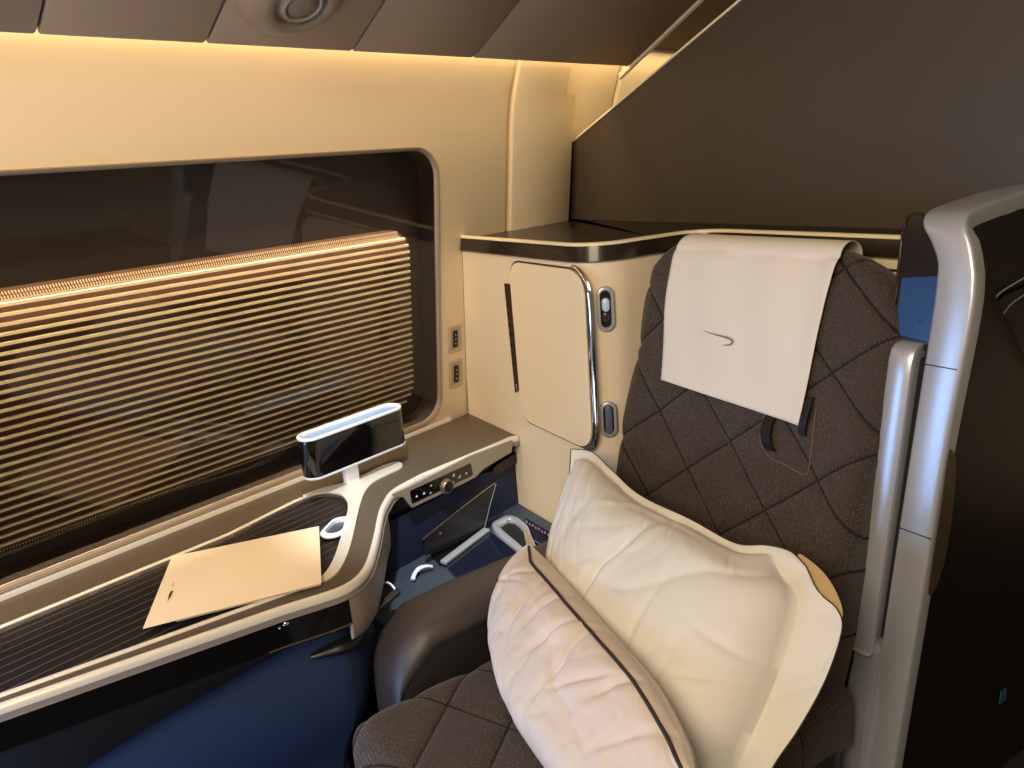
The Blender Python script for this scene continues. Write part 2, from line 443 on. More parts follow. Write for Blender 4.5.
# its pale upper edge and dark left edge
pth = [W(a0.x-.004,TD,a0.z-.002), W(1.5,TD,topz(1.5))]
dirn = (pth[1]-pth[0]).normalized(); nn = dirn.cross(A).normalized()
if nn.z < 0: nn = -nn
tag(prism('trim_3', [pth[0]-A*.004, pth[1]-A*.004, pth[1]-A*.004+nn*.006, pth[0]-A*.004+nn*.006], A*.038, M_toplip), kind='structure')
tag(prism('trim_4', [W(pbb.x-.030,TD-.004,1.20), W(pbb.x,TD-.004,1.20), W(pb.x+.006,TD-.004,a0.z-.008), W(pb.x-.022,TD-.004,a0.z-.010)], A*.03, M_dark), kind='structure')
tag(obj('wall_rear_cabin', [W(-.6,1.9,.0),W(4,1.9,.0),W(4,1.9,3),W(-.6,1.9,3)], [[0,1,2,3]], M_wall), kind='structure')

# ================================================================== CONSOLE
def dedupe(p):
    o = [p[0]]
    for q in p[1:]:
        if (q-o[-1]).length > .004: o.append(q)
    return o
def plate_hole(name, outer, inner, th, m, parent):
    bm = bmesh.new(); es = []
    lo = []
    for lp in (outer, inner):
        vs_ = [bm.verts.new(p) for p in lp]; lo.append(vs_)
        for i in range(len(vs_)): es.append(bm.edges.new((vs_[i], vs_[(i+1) % len(vs_)])))
    bmesh.ops.triangle_fill(bm, edges=es, use_beauty=True, use_dissolve=False, normal=(0,0,1))
    bm.verts.index_update(); vs = [v.co.copy() for v in bm.verts]; fs = [[v.index for v in f.verts] for f in bm.faces]; n = len(vs)
    vs += [v-UP*th for v in vs]; fs2 = fs+[[i+n for i in f][::-1] for f in fs]; k = 0
    for lp in (outer, inner):
        N = len(lp)
        for i in range(N): a, b = k+i, k+(i+1) % N; fs2.append([a, b, b+n, a+n])
        k += N
    bm.free()
    return obj(name, vs, fs2, m, parent, smooth=False)
ZC0 = .65
def T(u, v, z=ZC0): return PZ(u, v, z)
console = thing('side_console', (.3,.9,0), 'long taupe side console with pearl trim running under the window', 'console')
# outer edge of the worktop seen from above (inner side of pearl outer trim)
front_dir = (T(350,582.7)-T(130,659)).normalized()
fr0 = T(130,659)-front_dir*1.6
edge_ctrl = [fr0, T(130,659), T(280,607), T(318.8,595)]
curve = [T(340,587.5), T(355.7,577.5), T(366,563), T(373.5,538), T(378.5,514), T(384,501)]
tail = [T(393,490), T(420,475), T(490,446), T(510,437.3)]
edge = [fr0, T(130,659), T(280,607)] + smooth_path([T(318.8,595)]+curve+tail[:2], 5) + tail[2:]
endp = W(.004, -.002, ZC0); edgeB = W(.31, -.002, ZC0)
outline = edge + [edgeB, endp, V((.007, 1.60, ZC0)), V((.007, fr0.y-.1, ZC0))]

# outer trim: profile outward (right of path direction => negative a)
tp = edge + [edgeB]
tp = dedupe(tp)
prof = [(.001,-.012),(.001,.0015),(-.0015,.0035),(-.0065,.0035),(-.010,.001),(-.0125,-.004),(-.0135,-.010),(-.0135,-.012)]
sweep('outer_trim', tp, prof, M_trim, console, ang=60)
prof2 = [(.0,-.0122),(-.0128,-.0122),(-.0130,-.016),(-.0135,-.022),(-.0150,-.0225),(-.0150,-.0245),(-.0135,-.025),(-.004,-.025)]
sweep('lower_band', tp, prof2, mat('lower_band_grey', (150,140,132), .35, metal=.3), console, ang=50)
# fascia: black strip under the front run, with thin pale line
k_end = min(range(len(tp)), key=lambda i: (tp[i]-T(344,586)).length)
front = tp[:k_end+1]
sweep('front_fascia', front, [(-.001,-.025),(-.0125,-.025),(-.0125,-.080),(-.001,-.080)], M_blackgloss, console, ang=40)
def drop(y): return .0+max(0, .56-y)*.30 if y > .0 else .168
rows = []
dn_ = []
for i in range(len(front)): pass
fline = [front[0]+(front[1]-front[0])*k/24 for k in range(24)]+front[1:]
NF = V((front_dir.y, -front_dir.x, 0))
rows = [[p+NF*.006+UP*(-.079), p+NF*.008+UP*(-.083-drop(p.y)*.5), p+NF*.004+UP*(-.090-drop(p.y)), p-NF*.02+UP*(-.092-drop(p.y))] for p in fline]
loft('fascia_skirt', rows, M_black, console, ang=50)
sweep('fascia_line', [p for p in tp[max(0,k_end-14):k_end+1]] if False else [tp[1]+(tp[2]-tp[1])*.86, tp[2]]+tp[3:k_end+1], [(-.010,-.079),(-.0150,-.079),(-.0150,-.0815),(-.010,-.0815)], M_gold, console)
# corner body under the curve (grey), going down
corner = tp[k_end-1:k_end+26]
kc = min(range(len(tp)), key=lambda i: (tp[i]-T(380,505)).length)
corner = tp[k_end:kc+1]
sweep('corner_body', corner, [(-.002,-.024),(-.0132,-.024),(-.0125,-.085),(-.009,-.118),(-.004,-.125),(.002,-.125)], mat('corner_taupe', (150,134,116), .4), console, ang=50)
# mirror-black button dots in the fascia
nfr = V((front_dir.y, -front_dir.x, 0))
for u, v, r in ((286,624,.0055),(279.5,628,.003)):
    d = nfr; base = hit(u, v, nfr, tp[1]+nfr*.0125)
    loft('stud_cap', [[base+d*h+front_dir*math.cos(a*math.pi/8)*rr+UP*math.sin(a*math.pi/8)*rr for a in range(16)] for rr, h in ((r,0),(r,.002),(r*.6,.004),(r*.05,.0045))], M_chrome, console, closed=True)
# inner (tray) trim
back0 = V((T(0,629).x, -1.3, ZC0))
inner_edge = [T(0,629), T(159,564), T(230,535), T(290,505), T(306,498), T(319,494.2), T(331,493.2), T(341,495.5), T(347,502), T(348,511), T(345,521), T(341,538), T(336,554), T(330,567), T(322,577), T(310,583.5), T(290,590.5), T(130,648), T(0,694)]
ie = [V((inner_edge[0].x-.010, -1.2, ZC0))]+smooth_path(inner_edge[:3],2)[:-1]+smooth_path(inner_edge[2:17], 4)[:-1]+inner_edge[17:]
d_end = (inner_edge[-1]-inner_edge[-2]).normalized()
ie.append(inner_edge[-1]+d_end*.9)
ie = dedupe(ie)
# path runs back -> right -> front; tray is on the right side, trim on the left (+a)
def tri_prof(w): return [(0,-.010),(0,.0015),(.003,.0035),(w-.003,.0035),(w,.0005),(w,-.010)]
def var_sweep(name, path, wf, m, parent):
    nrm = UP; rows = []; N = len(path)
    for i, p in enumerate(path):
        d0 = (p-path[i-1]).normalized() if i else (path[1]-p).normalized(); d1 = (path[i+1]-p).normalized() if i < N-1 else d0
        mt = (nrm.cross(d0)+nrm.cross(d1)).normalized(); kk = 1/max(.5, mt.dot(nrm.cross(d0)))
        rows.append([p+mt*a*kk+nrm*b for a, b in tri_prof(wf(p))])
    return loft(name, rows, m, parent, cap=True, closed=True, ang=60)
outline2 = dedupe(outline)
plate_hole('worktop', outline2, ie, .012, M_top, console)
kb = min(range(len(ie)), key=lambda i: (ie[i]-T(304,498.5)).length)
kf = min(range(len(ie)), key=lambda i: (ie[i]-T(316,581)).length)
var_sweep('tray_trim', ie[:kb+1], lambda p: .0115, M_trim, console)
var_sweep('tray_trim', ie[kf:], lambda p: .0125, M_trim, console)
# broad pearl piece that carries the lamp: one outline from tray corner to finger end
arm_out = [T(*q) for q in ((318,584.5),(328,580.5),(336,575),(342,567),(348,554),(353,537),(357.5,516),(361.5,501),(366,491),(374,482.5),(388,475),(399,470),(402.5,466.5),(400.5,463.5),(394,462.8),(380,467.5),(366,474.5),(345,483),(325,488),(303,496))]
arm_in = ie[kb:kf+1]
ao = smooth_path(arm_out, 4)
prism('lamp_arm', [p-UP*.002 for p in ao+arm_in], (0,0,.0052), M_trim, console, ang=30)
# tray floor, sunk
tray = prism('tray_mat', [p-UP*.0095 for p in ie], (0,0,-.004), M_tray, console, smooth=False)
# make room: the worktop is pierced by the tray (boolean-free: tray sits in a shallow well raised rim)
# grooves along the tray
vs, fs = [], []
t0 = T(0,629)
for k in range(11):
    x = .148+.0285*k
    # straight lines parallel to the wall until the trim
    y1 = 1.0 if x < .3 else 1.0-(x-.3)*1.0
    # front boundary
    f0 = T(0,694); f1 = T(290,590.5); m_ = (f1.x-f0.x)/(f1.y-f0.y)
    ys = f0.y+(x+.004-f0.x)/m_
    ya = -1.1 if x < .25 else ys
    ya = max(ya, -1.1)
    b = len(vs)
    vs += [V((x,ya,ZC0-.0092)),V((x+.0017,ya,ZC0-.0092)),V((x+.0017,y1,ZC0-.0092)),V((x,y1,ZC0-.0092))]
    fs.append([b,b+1,b+2,b+3])
obj('tray_groove', vs, fs, M_trayline, tray, smooth=False)
# oval cup ring in the tray corner
cc = T(336,533)
cz_ = .6535
cd = (T(350,514,cz_)-T(327,539,cz_))
cup = stadium(T(337,526.5,cz_), cd, cd.cross(UP), .054, .029, 10)
cup_c = sum(cup, V((0,0,0)))/len(cup)
inn = [cup_c+(p-cup_c)*V((1,1,1)).x*.70 for p in cup]
loft('cup_ring', [[p-UP*.004 for p in cup], cup, [cup_c+(p-cup_c)*.93+UP*.002 for p in cup], [q+UP*.002 for q in inn], [q-UP*.004 for q in inn], [q-UP*.008 for q in inn]], M_white, console, closed=True, ang=50)
obj('cup_ring_base', [q-UP*.007 for q in inn], [list(range(len(inn)))], mat('cup_grey', (70,74,82), .25), console)
loft('cup_wall', [[cup_c+(p-cup_c)*.97-UP*.003 for p in cup], [cup_c+(p-cup_c)*.93-UP*.012 for p in cup]], M_black, console, closed=True)

# end face with control panel (faces +x)
XF = .290+.0145
y_a, y_b = 1.085, 1.615
def FP(u, v, x=XF): return PX(u, v, x)
facep = [V((XF-.010,1.07,.612)), V((XF-.010,1.62,.612)), V((XF-.012,1.62,.585)), V((XF-.012,1.535,.585)), V((XF-.012,1.50,.560)), V((XF-.012,1.17,.560)), V((XF-.012,1.15,.585)), V((XF-.012,1.07,.585))]
# pearl apron around the control panel
ap = [FP(388,496), FP(411,486), FP(470,456), FP(513,440), FP(512,452), FP(492,464), FP(484,469), FP(476,477), FP(462,484.5), FP(412,508), FP(408,503), FP(404,497.5), FP(398,497), FP(391,501)]
prism('face_apron', fillet(ap, .004, 3), (-.006,0,0), mat('apron_pearl', (158,146,128), .35, metal=.2), console, bevel=.0012)
pan = [FP(410,491,XF+.001), FP(471,463,XF+.001), FP(473,475,XF+.001), FP(412,504,XF+.001)]
cpn = prism('control_panel', fillet(pan, .004, 4), (-.003,0,0), M_blackgloss, console)
def glyph(u, v, pts, sc=.003):
    c = FP(u, v, XF+.0016)
    return [c+V((0, a*sc, b*sc)) for a, b in pts]
gl_list = [((416.7,496.5),[(-1,0),(.6,.8),(.6,-.8)]), ((424,493.3),[(-.9,-.6),(0,1),(1,0),(.3,-1)]), ((430.5,493.2),[(-.8,-.5),(.3,.9),(.9,.2)]), ((431,485.8),[(-.8,-.5),(.3,.8),(.9,-.2)]),
           ((453.5,475.5),[(-.7,-.8),(-.1,1),(.9,1),(.2,-.9)]), ((459.5,476.5),[(-.9,-.9),(.9,.9),(1,.2),(-.3,-1)]), ((466.5,473.2),[(-.6,.8),(.9,0),(-.6,-.9)]), ((453.5,482),[(-.6,-.5),(0,.6),(.5,-.4)])]
for (u, v), g in gl_list:
    q = glyph(u, v, g, .0042); prism('button_symbol', q, (.0004,0,0), M_inkwhite, cpn, smooth=False)
kc_ = FP(445.5,486,XF+.001)
def dial(name, c, d, e1, e2, prof, m, parent, n=28):
    return loft(name, [[c+d*h+e1*math.cos(2*math.pi*k/n)*r+e2*math.sin(2*math.pi*k/n)*r for k in range(n)] for r, h in prof], m, parent, closed=True, cap=True, ang=40)
kn = dial('knob', kc_, V((1,0,0)), V((0,1,0)), UP, [(.0215,0),(.0215,.004),(.0195,.006),(.0195,.012),(.018,.014)], mat('knob_bronze', (150,130,108), .3, metal=.8), cpn)
dial('knob_face', kc_+V((.0135,0,0)), V((1,0,0)), V((0,1,0)), UP, [(.0160,0),(.0160,.0012),(.014,.0018)], M_black, kn)
# black recess beside the panel, and the net pocket under it
XN = .275
prism('face_backing', [V((XN-.004,1.06,.615)),V((XN-.004,1.640,.615)),V((XN-.004,1.640,.405)),V((XN-.004,1.06,.405))], (-.01,0,0), M_black, console, smooth=False)
prism('slot_panel', [FP(494,465,XN), FP(515,452,XN), FP(515,462,XN), FP(500,472,XN), FP(485,480,XN)], (.008,0,0), M_black, console, bevel=.001)
na, nb = FP(384,532,XN), FP(499,471,XN)
net_pts = [V((XN+.002,1.075,.555)), V((XN+.002,1.30,.572)), V((XN+.002,1.57,.583)), V((XN+.002,1.60,.42)), V((XN+.002,1.075,.42))]
nv = [p.copy() for p in net_pts]
nvs, nuv, nfs = [], [], []
NY, NZ = 30, 10
for i in range(NY+1):
    y = 1.075+.515*i/NY; zt = .566+.022*i/NY-max(0,y-1.44)*.30
    for j in range(NZ+1):
        z = .42+(zt-.42)*j/NZ
        bul = .012*math.sin(math.pi*i/NY)*(j/NZ)
        nvs.append(V((XN+.002+bul, y, z))); nuv.append((y, z))
for i in range(NY):
    for j in range(NZ): a = i*(NZ+1)+j; nfs.append([a, a+1, a+NZ+2, a+NZ+1])
obj('net_pocket', nvs, nfs, M_net, console, uvs=nuv)
# dark stowage flap leaning in front of the net
XP = .325
fl = [FP(424,538,XP), FP(496,483,XP), FP(485,528,XP), FP(455,545,XP), FP(425,556,XP)]
flap = prism('stowage_flap', fillet(fl, .006, 4), (-.006,0,0), mat('flap_dark', (30,28,30), .35), console)
tube('flap_edge', [FP(422,540,XP), FP(455,513,XP), FP(485,490,XP), FP(495,483,XP)], .0014, M_gold, flap, n=6)
tube('flap_side', [FP(496,484,XP), FP(490,505,XP), FP(484.5,528,XP)], .0012, M_silver, flap, n=6)
dial('flap_button', FP(440,533.5,XP+.001), V((1,0,0)), V((0,1,0)), UP, [(.0045,0),(.0045,.002),(.003,.003)], M_gold, flap, n=12)

# low shelf between console and seat
ZS = .42
shp = [V((.20,1.04,ZS)), T(372,590,ZS)+V((0,-.06,0)), W(.76,-.60,ZS), W(.76,-.006,ZS), W(.08,-.006,ZS), V((.20,1.60,ZS))]
shelf = thing('stowage_shelf', W(.4,-.2,0), 'stowage shelf between the console end and the armrest, blue light tinted into its slate colour', 'shelf')
prism('shelf_body', shp, (0,0,-.03), M_shelf, shelf, smooth=False)
prism('shelf_support', [V((.22,1.10,0.001)), W(.60,-.52,.001), W(.72,-.02,.001), W(.15,-.02,.001)], (0,0,ZS-.032), M_leather_dark, shelf)
# silver framed cut-out and lid rail on the shelf
z1 = ZS+.014
fr_o = [T(492,526,z1), T(500,518.5,z1), T(509,515.5,z1), T(521,520,z1), T(538,538,z1), T(547,549,z1), T(531,557,z1), T(511,545,z1)]
fr_i = [T(499,526,z1), T(503,522.5,z1), T(509,519.5,z1), T(517,522.5,z1), T(532,539,z1), T(541,549,z1), T(532,554,z1), T(518,543,z1)]
fo, fi = smooth_path(fr_o, 4, True), smooth_path(fr_i, 4, True)
loft('tray_frame', [[p-UP*.014 for p in fo], fo, [p+(q-p)*.15+UP*.003 for p, q in zip(fo, fi)], [p+(q-p)*.85+UP*.003 for p, q in zip(fo, fi)], fi, [p-UP*.012 for p in fi]], M_silver, shelf, closed=True, ang=50)
obj('tray_well', [p-UP*.0120 for p in fi], [list(range(len(fi)))], M_dark, shelf)
ra, rb = T(443,563,z1), T(487,529.5,z1)
sd = (rb-ra).normalized(); sn = sd.cross(UP)
box('lid_rail', (ra+rb)/2, sd*((rb-ra).length/2), sn*.011, UP*.006, M_silver, shelf, bevel=.004)
lidp = [ra-sn*.0, rb, T(524,552,z1), T(500,566,z1), T(460,580,z1)]
prism('stowage_lid', [p-UP*.006 for p in [ra+sn*.012, rb+sn*.012, T(516,549,z1), T(500,570,z1), T(470,590,z1)]], (0,0,-.007), mat('lid_navy', (20,26,44), .15, coat=.4), shelf)
prism('well_cover', [p-UP*.008 for p in [ra-sn*.012, rb-sn*.012, T(470,527,z1), T(430,551,z1)]], (0,0,-.006), M_black, shelf)
# white curved pull on the shelf
tube('pull_handle', smooth_path([T(412.5,580,ZS+.008), T(415,573,ZS+.014), T(420,568,ZS+.018), T(427,566,ZS+.018), T(432,566.5,ZS+.012)], 5), [.006]*8+[.0075]*5+[.006]*8, M_white, shelf, n=10, flat=.6)
# folded timetable leaflet standing in the frame
bk0 = thing('leaflet', W(.40,-.05,ZS), 'dark blue folded leaflet with white marks standing between shelf and pillow', 'leaflet')
def LB(u, v, t=-.135): return PT(u, v, t)
lf = [LB(525,518), LB(556,536), LB(560,556), LB(537,552)]
prism('front_cover', lf, A*.004, mat('leaflet_navy', (20,18,48), .4), bk0, smooth=False)
prism('fold_edge', [LB(523,530,-.142), LB(527,529,-.142), LB(537,551,-.142), LB(528,552,-.142)], A*.003, mat('leaflet_cream', (190,170,140), .6), bk0, smooth=False)
for k in range(9):
    f = .06+.1*k; p = lf[0]+(lf[1]-lf[0])*f-A*.0006-UP*(.008+.002*(k % 2))
    e = (lf[1]-lf[0]).normalized()
    prism('printed_mark', [p-e*.0035-UP*.003, p+e*.002-UP*.004, p+e*.0035+UP*.002, p-e*.001+UP*.004], -A*.0004, mat('leaflet_print', (200,170,165), .6), bk0, smooth=False)
p = lf[3]+(lf[0]-lf[3])*.35; q = lf[2]+(lf[1]-lf[2])*.1
prism('printed_stripe', [p-A*.001, q-A*.001, q-A*.001+UP*.002, p-A*.001+UP*.004], -A*.0004, mat('leaflet_stripe', (120,120,190), .5), bk0, smooth=False)

# console flank: bulging panel under the fascia, blue light tinted into its navy
fl_path = [p for p in front]
fl_path = [fl_path[0]+(fl_path[1]-fl_path[0])*k/10 for k in range(10)]+fl_path[1:]
end = fl_path[-1]
tail_pts = [T(355.7,577.5), T(366,563), T(372,545)]
fl_path = dedupe(fl_path+tail_pts)
def offs(path, d):
    o = []
    for i, p in enumerate(path):
        a = path[max(0,i-1)]; b = path[min(len(path)-1,i+1)]; t_ = (b-a).normalized(); n_ = t_.cross(UP)
        o.append(p+n_*d)
    return o
fprof = [(-.03,.572),(-.028,.560),(-.030,.53),(-.028,.49),(-.022,.44),(-.020,.39),(-.026,.34),(-.045,.28),(-.08,.22),(-.11,.15),(-.12,.0)]
rows = [[V((p.x,p.y,z)) for p in offs(fl_path, d)] for d, z in fprof]
loft('flank_panel', rows, M_flank, console, ang=60)
# recessed finger grip near the end of the flank
g = []
fline2 = [fl_path[0]]+fl_path
e0 = tp[2]+(T(318.8,595)-tp[2])*.55
gpath = [p for p in fl_path if p.y > e0.y]
gp = offs([e0]+gpath, -.018)
gp = smooth_path([V((p.x,p.y,.508)) for p in gp[::2]], 4)
N = len(gp)
tube('finger_grip', gp, [.003+.017*math.sin(math.pi*(k+.5)/N)**.6 for k in range(N)], M_black, console, n=12, flat=.75)
0 and tube('finger_grip_lip', [p+V((0,0,-.020))+ (p-gp[max(0,k-1)]).cross(UP)*0 for k, p in enumerate(gp)][2:-2], .006, M_flank, console, n=8)

# reading lamp
lampc = V((.150, 1.085, 0))
lamp = thing('reading_lamp', T(352,481), 'black oval reading lamp with white rim standing on the console', 'lamp')
lb = T(352,482)
st_ = V((0,1,0)); 
zl0, zl1 = .708, .818
lx = lb.x
pe0, pe1 = PX(302,440,lx+.02), PX(402,415,lx+.02)
axd = V((0,1,0)); ayd = V((1,0,0))
yl0, yl1 = PX(303,440,lx+.02).y, PX(399,412,lx+.0).y; cyl = (yl0+yl1)/2; hl = abs(yl1-yl0)/2
lc = V((lx, cyl, 0))
def stad(z, hl, hr): return stadium(V((lc.x, lc.y, z)), axd, -ayd, hl, hr, 12)
loft('lamp_stem', [fillet([lb+V((sx*.011, sy*.020, z-ZC0)) for sx, sy in ((-1,-1),(1,-1),(1,1),(-1,1))], .003, 3) for z in (ZC0+.004, ZC0+.03, .712)], M_white, lamp, closed=True, cap=True, ang=50)
loft('lamp_shade', [stad(zl0+.003,hl-.003,.031), stad(zl0+.006,hl,.034), stad(zl1-.004,hl,.034), stad(zl1,hl-.001,.033)], M_blackgloss, lamp, closed=True, ang=40)
loft('lamp_base_rim', [stad(zl0,hl-.006,.028), stad(zl0-.001,hl-.001,.033), stad(zl0+.004,hl+.0012,.0352), stad(zl0+.006,hl+.0008,.0348)], M_white, lamp, closed=True, cap=True, ang=60)
loft('lamp_top_rim', [stad(zl1-.004,hl+.0008,.0348), stad(zl1+.001,hl+.001,.035), stad(zl1+.003,hl-.001,.033), stad(zl1+.002,hl-.006,.028), stad(zl1-.012,hl-.008,.026), stad(zl1-.013,.002,.001)], M_white, lamp, closed=True, ang=40)
obj('lamp_diffuser', stad(zl1-.004,hl-.007,.027), [list(range(26))], mat('pale_blue_diffuser', (138,166,204), .3), lamp)

# cream menu card and the sheet under it
def card_at(pix, z): return [T(u, v, zz) for (u, v), zz in zip(pix, z)]
zc = ZC0+.006
tc = thing('menu_card', T(240,580), 'cream folded menu card lying on the dark striped tray', 'card')
c4 = card_at([(143,629),(172,557),(319,526.5),(321.5,583.5)], [zc+.004,zc,zc,zc+.004])
prism('card_cover', c4, (0,0,.0012), M_card, tc, smooth=False)
c4b = card_at([(176,622),(186,562),(318,531),(321,585)], [zc-.0035,zc-.003,zc-.003,zc-.001])
prism('card_back_leaf', c4b, (0,0,.001), M_card, tc, smooth=False)
# small printed ribbon emblem
e1 = (c4[2]-c4[1]).normalized(); 
def onc(u, v): return T(u, v, zc+.0058)
prism('ribbon_emblem', [onc(167.5,601.5), onc(169,594.5), onc(170.8,591), onc(173.5,590.5), onc(172,592.2), onc(170.8,595.5)], (0,0,.0002), M_ink, tc, smooth=False)
prism('printed_word', [onc(172,586), onc(173.4,582), onc(174.2,582), onc(172.8,586)], (0,0,.0002), mat('faint_print', (200,170,125), .6), tc, smooth=False)

# sockets on the wall
def socket(u0, v0, u1, v1, label):
    ca = PW((u0+u1)/2, (v0+v1)/2, 0)
    t = thing('switch_plate', ca, label, 'switch', 'switch plates by the window')
    y0_, y1_ = PW(u0,(v0+v1)/2).y, PW(u1,(v0+v1)/2).y
    z1_, z0_ = PW((u0+u1)/2,v0).z, PW((u0+u1)/2,v1).z
    hy, hz = (y1_-y0_)/2, (z1_-z0_)/2; cy, cz = (y0_+y1_)/2, (z0_+z1_)/2
    def r(f, d, rr): return rrect(cy-hy*f if f <= 1 else cy-hy*f, cy+hy*f, cz-hz-(f-1)*hy, cz+hz+(f-1)*hy, rr, d, n=4)
    loft('plate', [r(1,.0,.004), r(1,.0035,.004), r(.88,.005,.003), r(.72,.005,.003), r(.66,.0035,.003)], mat('plate_champagne', (196,182,156), .3, metal=.3), t, closed=True, ang=40)
    f = r(.66,.0036,.003); obj('plate_face', f, [list(range(len(f)))], mat('plate_centre', (176,162,140), .35), t)
    b = rrect(cy-hy*.34, cy+hy*.34, cz-hz*.62, cz+hz*.62, .002, .0062, n=3); b0 = rrect(cy-hy*.34, cy+hy*.34, cz-hz*.62, cz+hz*.62, .002, .0034, n=3)
    rk = loft('rocker', [b0, b], M_black, t, closed=True, cap=True)
    for dz in (.32, 0, -.32):
        c = wallpt(cy, cz+hz*dz, .0066); s = .0022
        prism('rocker_mark', [c+V((0,-s,-s)), c+V((0,s,-s)), c+V((0,0,s))], (.0003,0,0), M_inkwhite, rk, smooth=False)
socket(448,325,460.5,352, 'upper of the two small switch plates beside the window')
socket(449,360,461.5,387, 'lower of the two small switch plates beside the window')

# ================================================================== CABINET + REAR SHELL
cab = thing('storage_cabinet', W(.4,.05,0), 'cream side cabinet with dark bronze top edge beside the seat', 'cabinet')
ZL = 1.245
# plan path of the front: along the face, round the corner, back to the seat, along behind the seat
def plan(z, inset=0):
    x0 = LN*(z-.69)+.002 if z > .69 else 0
    s0 = (V((x0,0,0)).x)/L.x   # where the wall crosses the face
    pts = [(s0, 0), (.30,0), (.60,0)]
    arc = []
    for k in range(9):
        a = math.radians(-90+90*k/8*1.0); arc.append((.62+.105*math.cos(a), .105+.105*math.sin(a)))
    rest = [(.725,.16),(.73,.22)]
    for k in range(7):
        a = math.radians(180-90*k/6); rest.append((.83+.10*math.cos(a), .255+.095*math.sin(a)))
    rest += [(1.0,.35),(1.2,.35),(1.385,.35)]
    pts = pts[:3]+arc+rest
    return [W(s,t,z) for s, t in pts]
rows = []
for z in (.36,.42,.60,.80,1.0,1.10,1.196): rows.append(plan(z))
loft('cabinet_body', rows, M_cab, cab, ang=40)
# the dark edge band follows the same plan, rounded top edge with its highlight put into the colour
lip = plan(1.198)
lipp = [p for p in lip]
sweep('edge_band', lipp, [(.004,0),(-.006,0),(-.010,.003),(-.006,.030),(-.004,.040),(.004,.040)], M_lip, cab, ang=45)
sweep('painted_edge_highlight', lipp, [(.004,.040),(-.0045,.040),(-.005,.043),(-.002,.047),(.006,.048),(.012,.046),(.012,.040)], M_toplip, cab, ang=60)
top = [p+UP*.036 for p in plan(1.198)][:]
topo = top+[W(1.385,.54,1.234), W(pbb.x-.02,.54,1.234), V((LN*(1.234-.69)+.002, W(-.17,.54,0).y, 1.234))]
prism('cabinet_top', topo, (0,0,-.008), M_shelf_top, cab, smooth=False)
# raised inner rim along the wall
# door
def FD(u, v, d=0): return PT(u, v, -d)
s0d, s1d, z0d, z1d = .345, .690, .712, 1.183
zB0 = ST(PT(530,428,0)).z; zB1 = ST(PT(585,444,0)).z
door = [W(.350,0,.716), W(.688,0,.706), W(.690,0,1.180), W(.346,0,1.183)]
df = fillet(door, [.05,.06,.06,.05], 8)
dr = prism('cabinet_door', [p-A*.0005 for p in df], -A*.0055, mat('door_cream', (248,226,188), .35, bump=.03), cab, bevel=.0015)
cen = sum(df, V((0,0,0)))/len(df)
def grow(p, g_): d = p-cen; return cen+L*(d.dot(L)+math.copysign(g_, d.dot(L)) if abs(d.dot(L)) > .08 else d.dot(L))+UP*(d.z+math.copysign(g_, d.z) if abs(d.z) > .1 else d.z)
loft('door_gasket', [[grow(p,.002)-A*.0005 for p in df], [grow(p,.0050)-A*.0004 for p in df], [grow(p,.0042)-A*.0020 for p in df], [grow(p,.0005)-A*.0022 for p in df]], mat('door_seal_brown', (78,58,44), .4), dr, closed=True)
# chrome edge on the right side of the door
ch = []
path = [W(.640,0,1.186), W(.668,0,1.174), W(.690,0,1.150), W(.699,0,1.11), W(.700,0,1.0), W(.699,0,.88), W(.698,0,.79), W(.692,0,.745), W(.676,0,.716), W(.65,0,.704)]
path = smooth_path(path, 5)
n = len(path)
rows = []
for i, p in enumerate(path):
    f = math.sin(math.pi*i/(n-1))**.5 if 0 < i < n-1 else 0
    a = path[max(0,i-1)]; b = path[min(n-1,i+1)]; d = (b-a).normalized(); o = A.cross(d).normalized()
    if o.dot(p-cen) < 0: o = -o
    rows.append([p-A*.0004+o*.003, p-A*.0004+o*(.006+.009*f), p-A*.0050+o*(.005+.006*f), p-A*.0080+o*.001, p-A*.0066-o*.002])
loft('chrome_edge', rows, M_chrome, dr, closed=True, cap=True, ang=60)
# slotted hinge strip at the left of the door
hs = [W(.312,0,1.118), W(.346,0,1.118), W(.348,0,.805), W(.322,0,.790)]
hst = prism('hinge_strip', [p-A*.0005 for p in fillet(hs,.003,2)], -A*.004, mat('strip_brown', (84,64,54), .3, metal=.5), cab)
for k in range(16):
    z = 1.085-.0145*k; x = .322+.00040*k
    box('slot', W(x,-.0052,z), L*.0042, A*.0010, UP*.0034, M_chrome if k % 2 == 0 else M_gold, hst, smooth=False)
box('strip_foot', W(.332,-.006,.810), L*.006, A*.002, UP*.010, M_chrome, hst, bevel=.002)
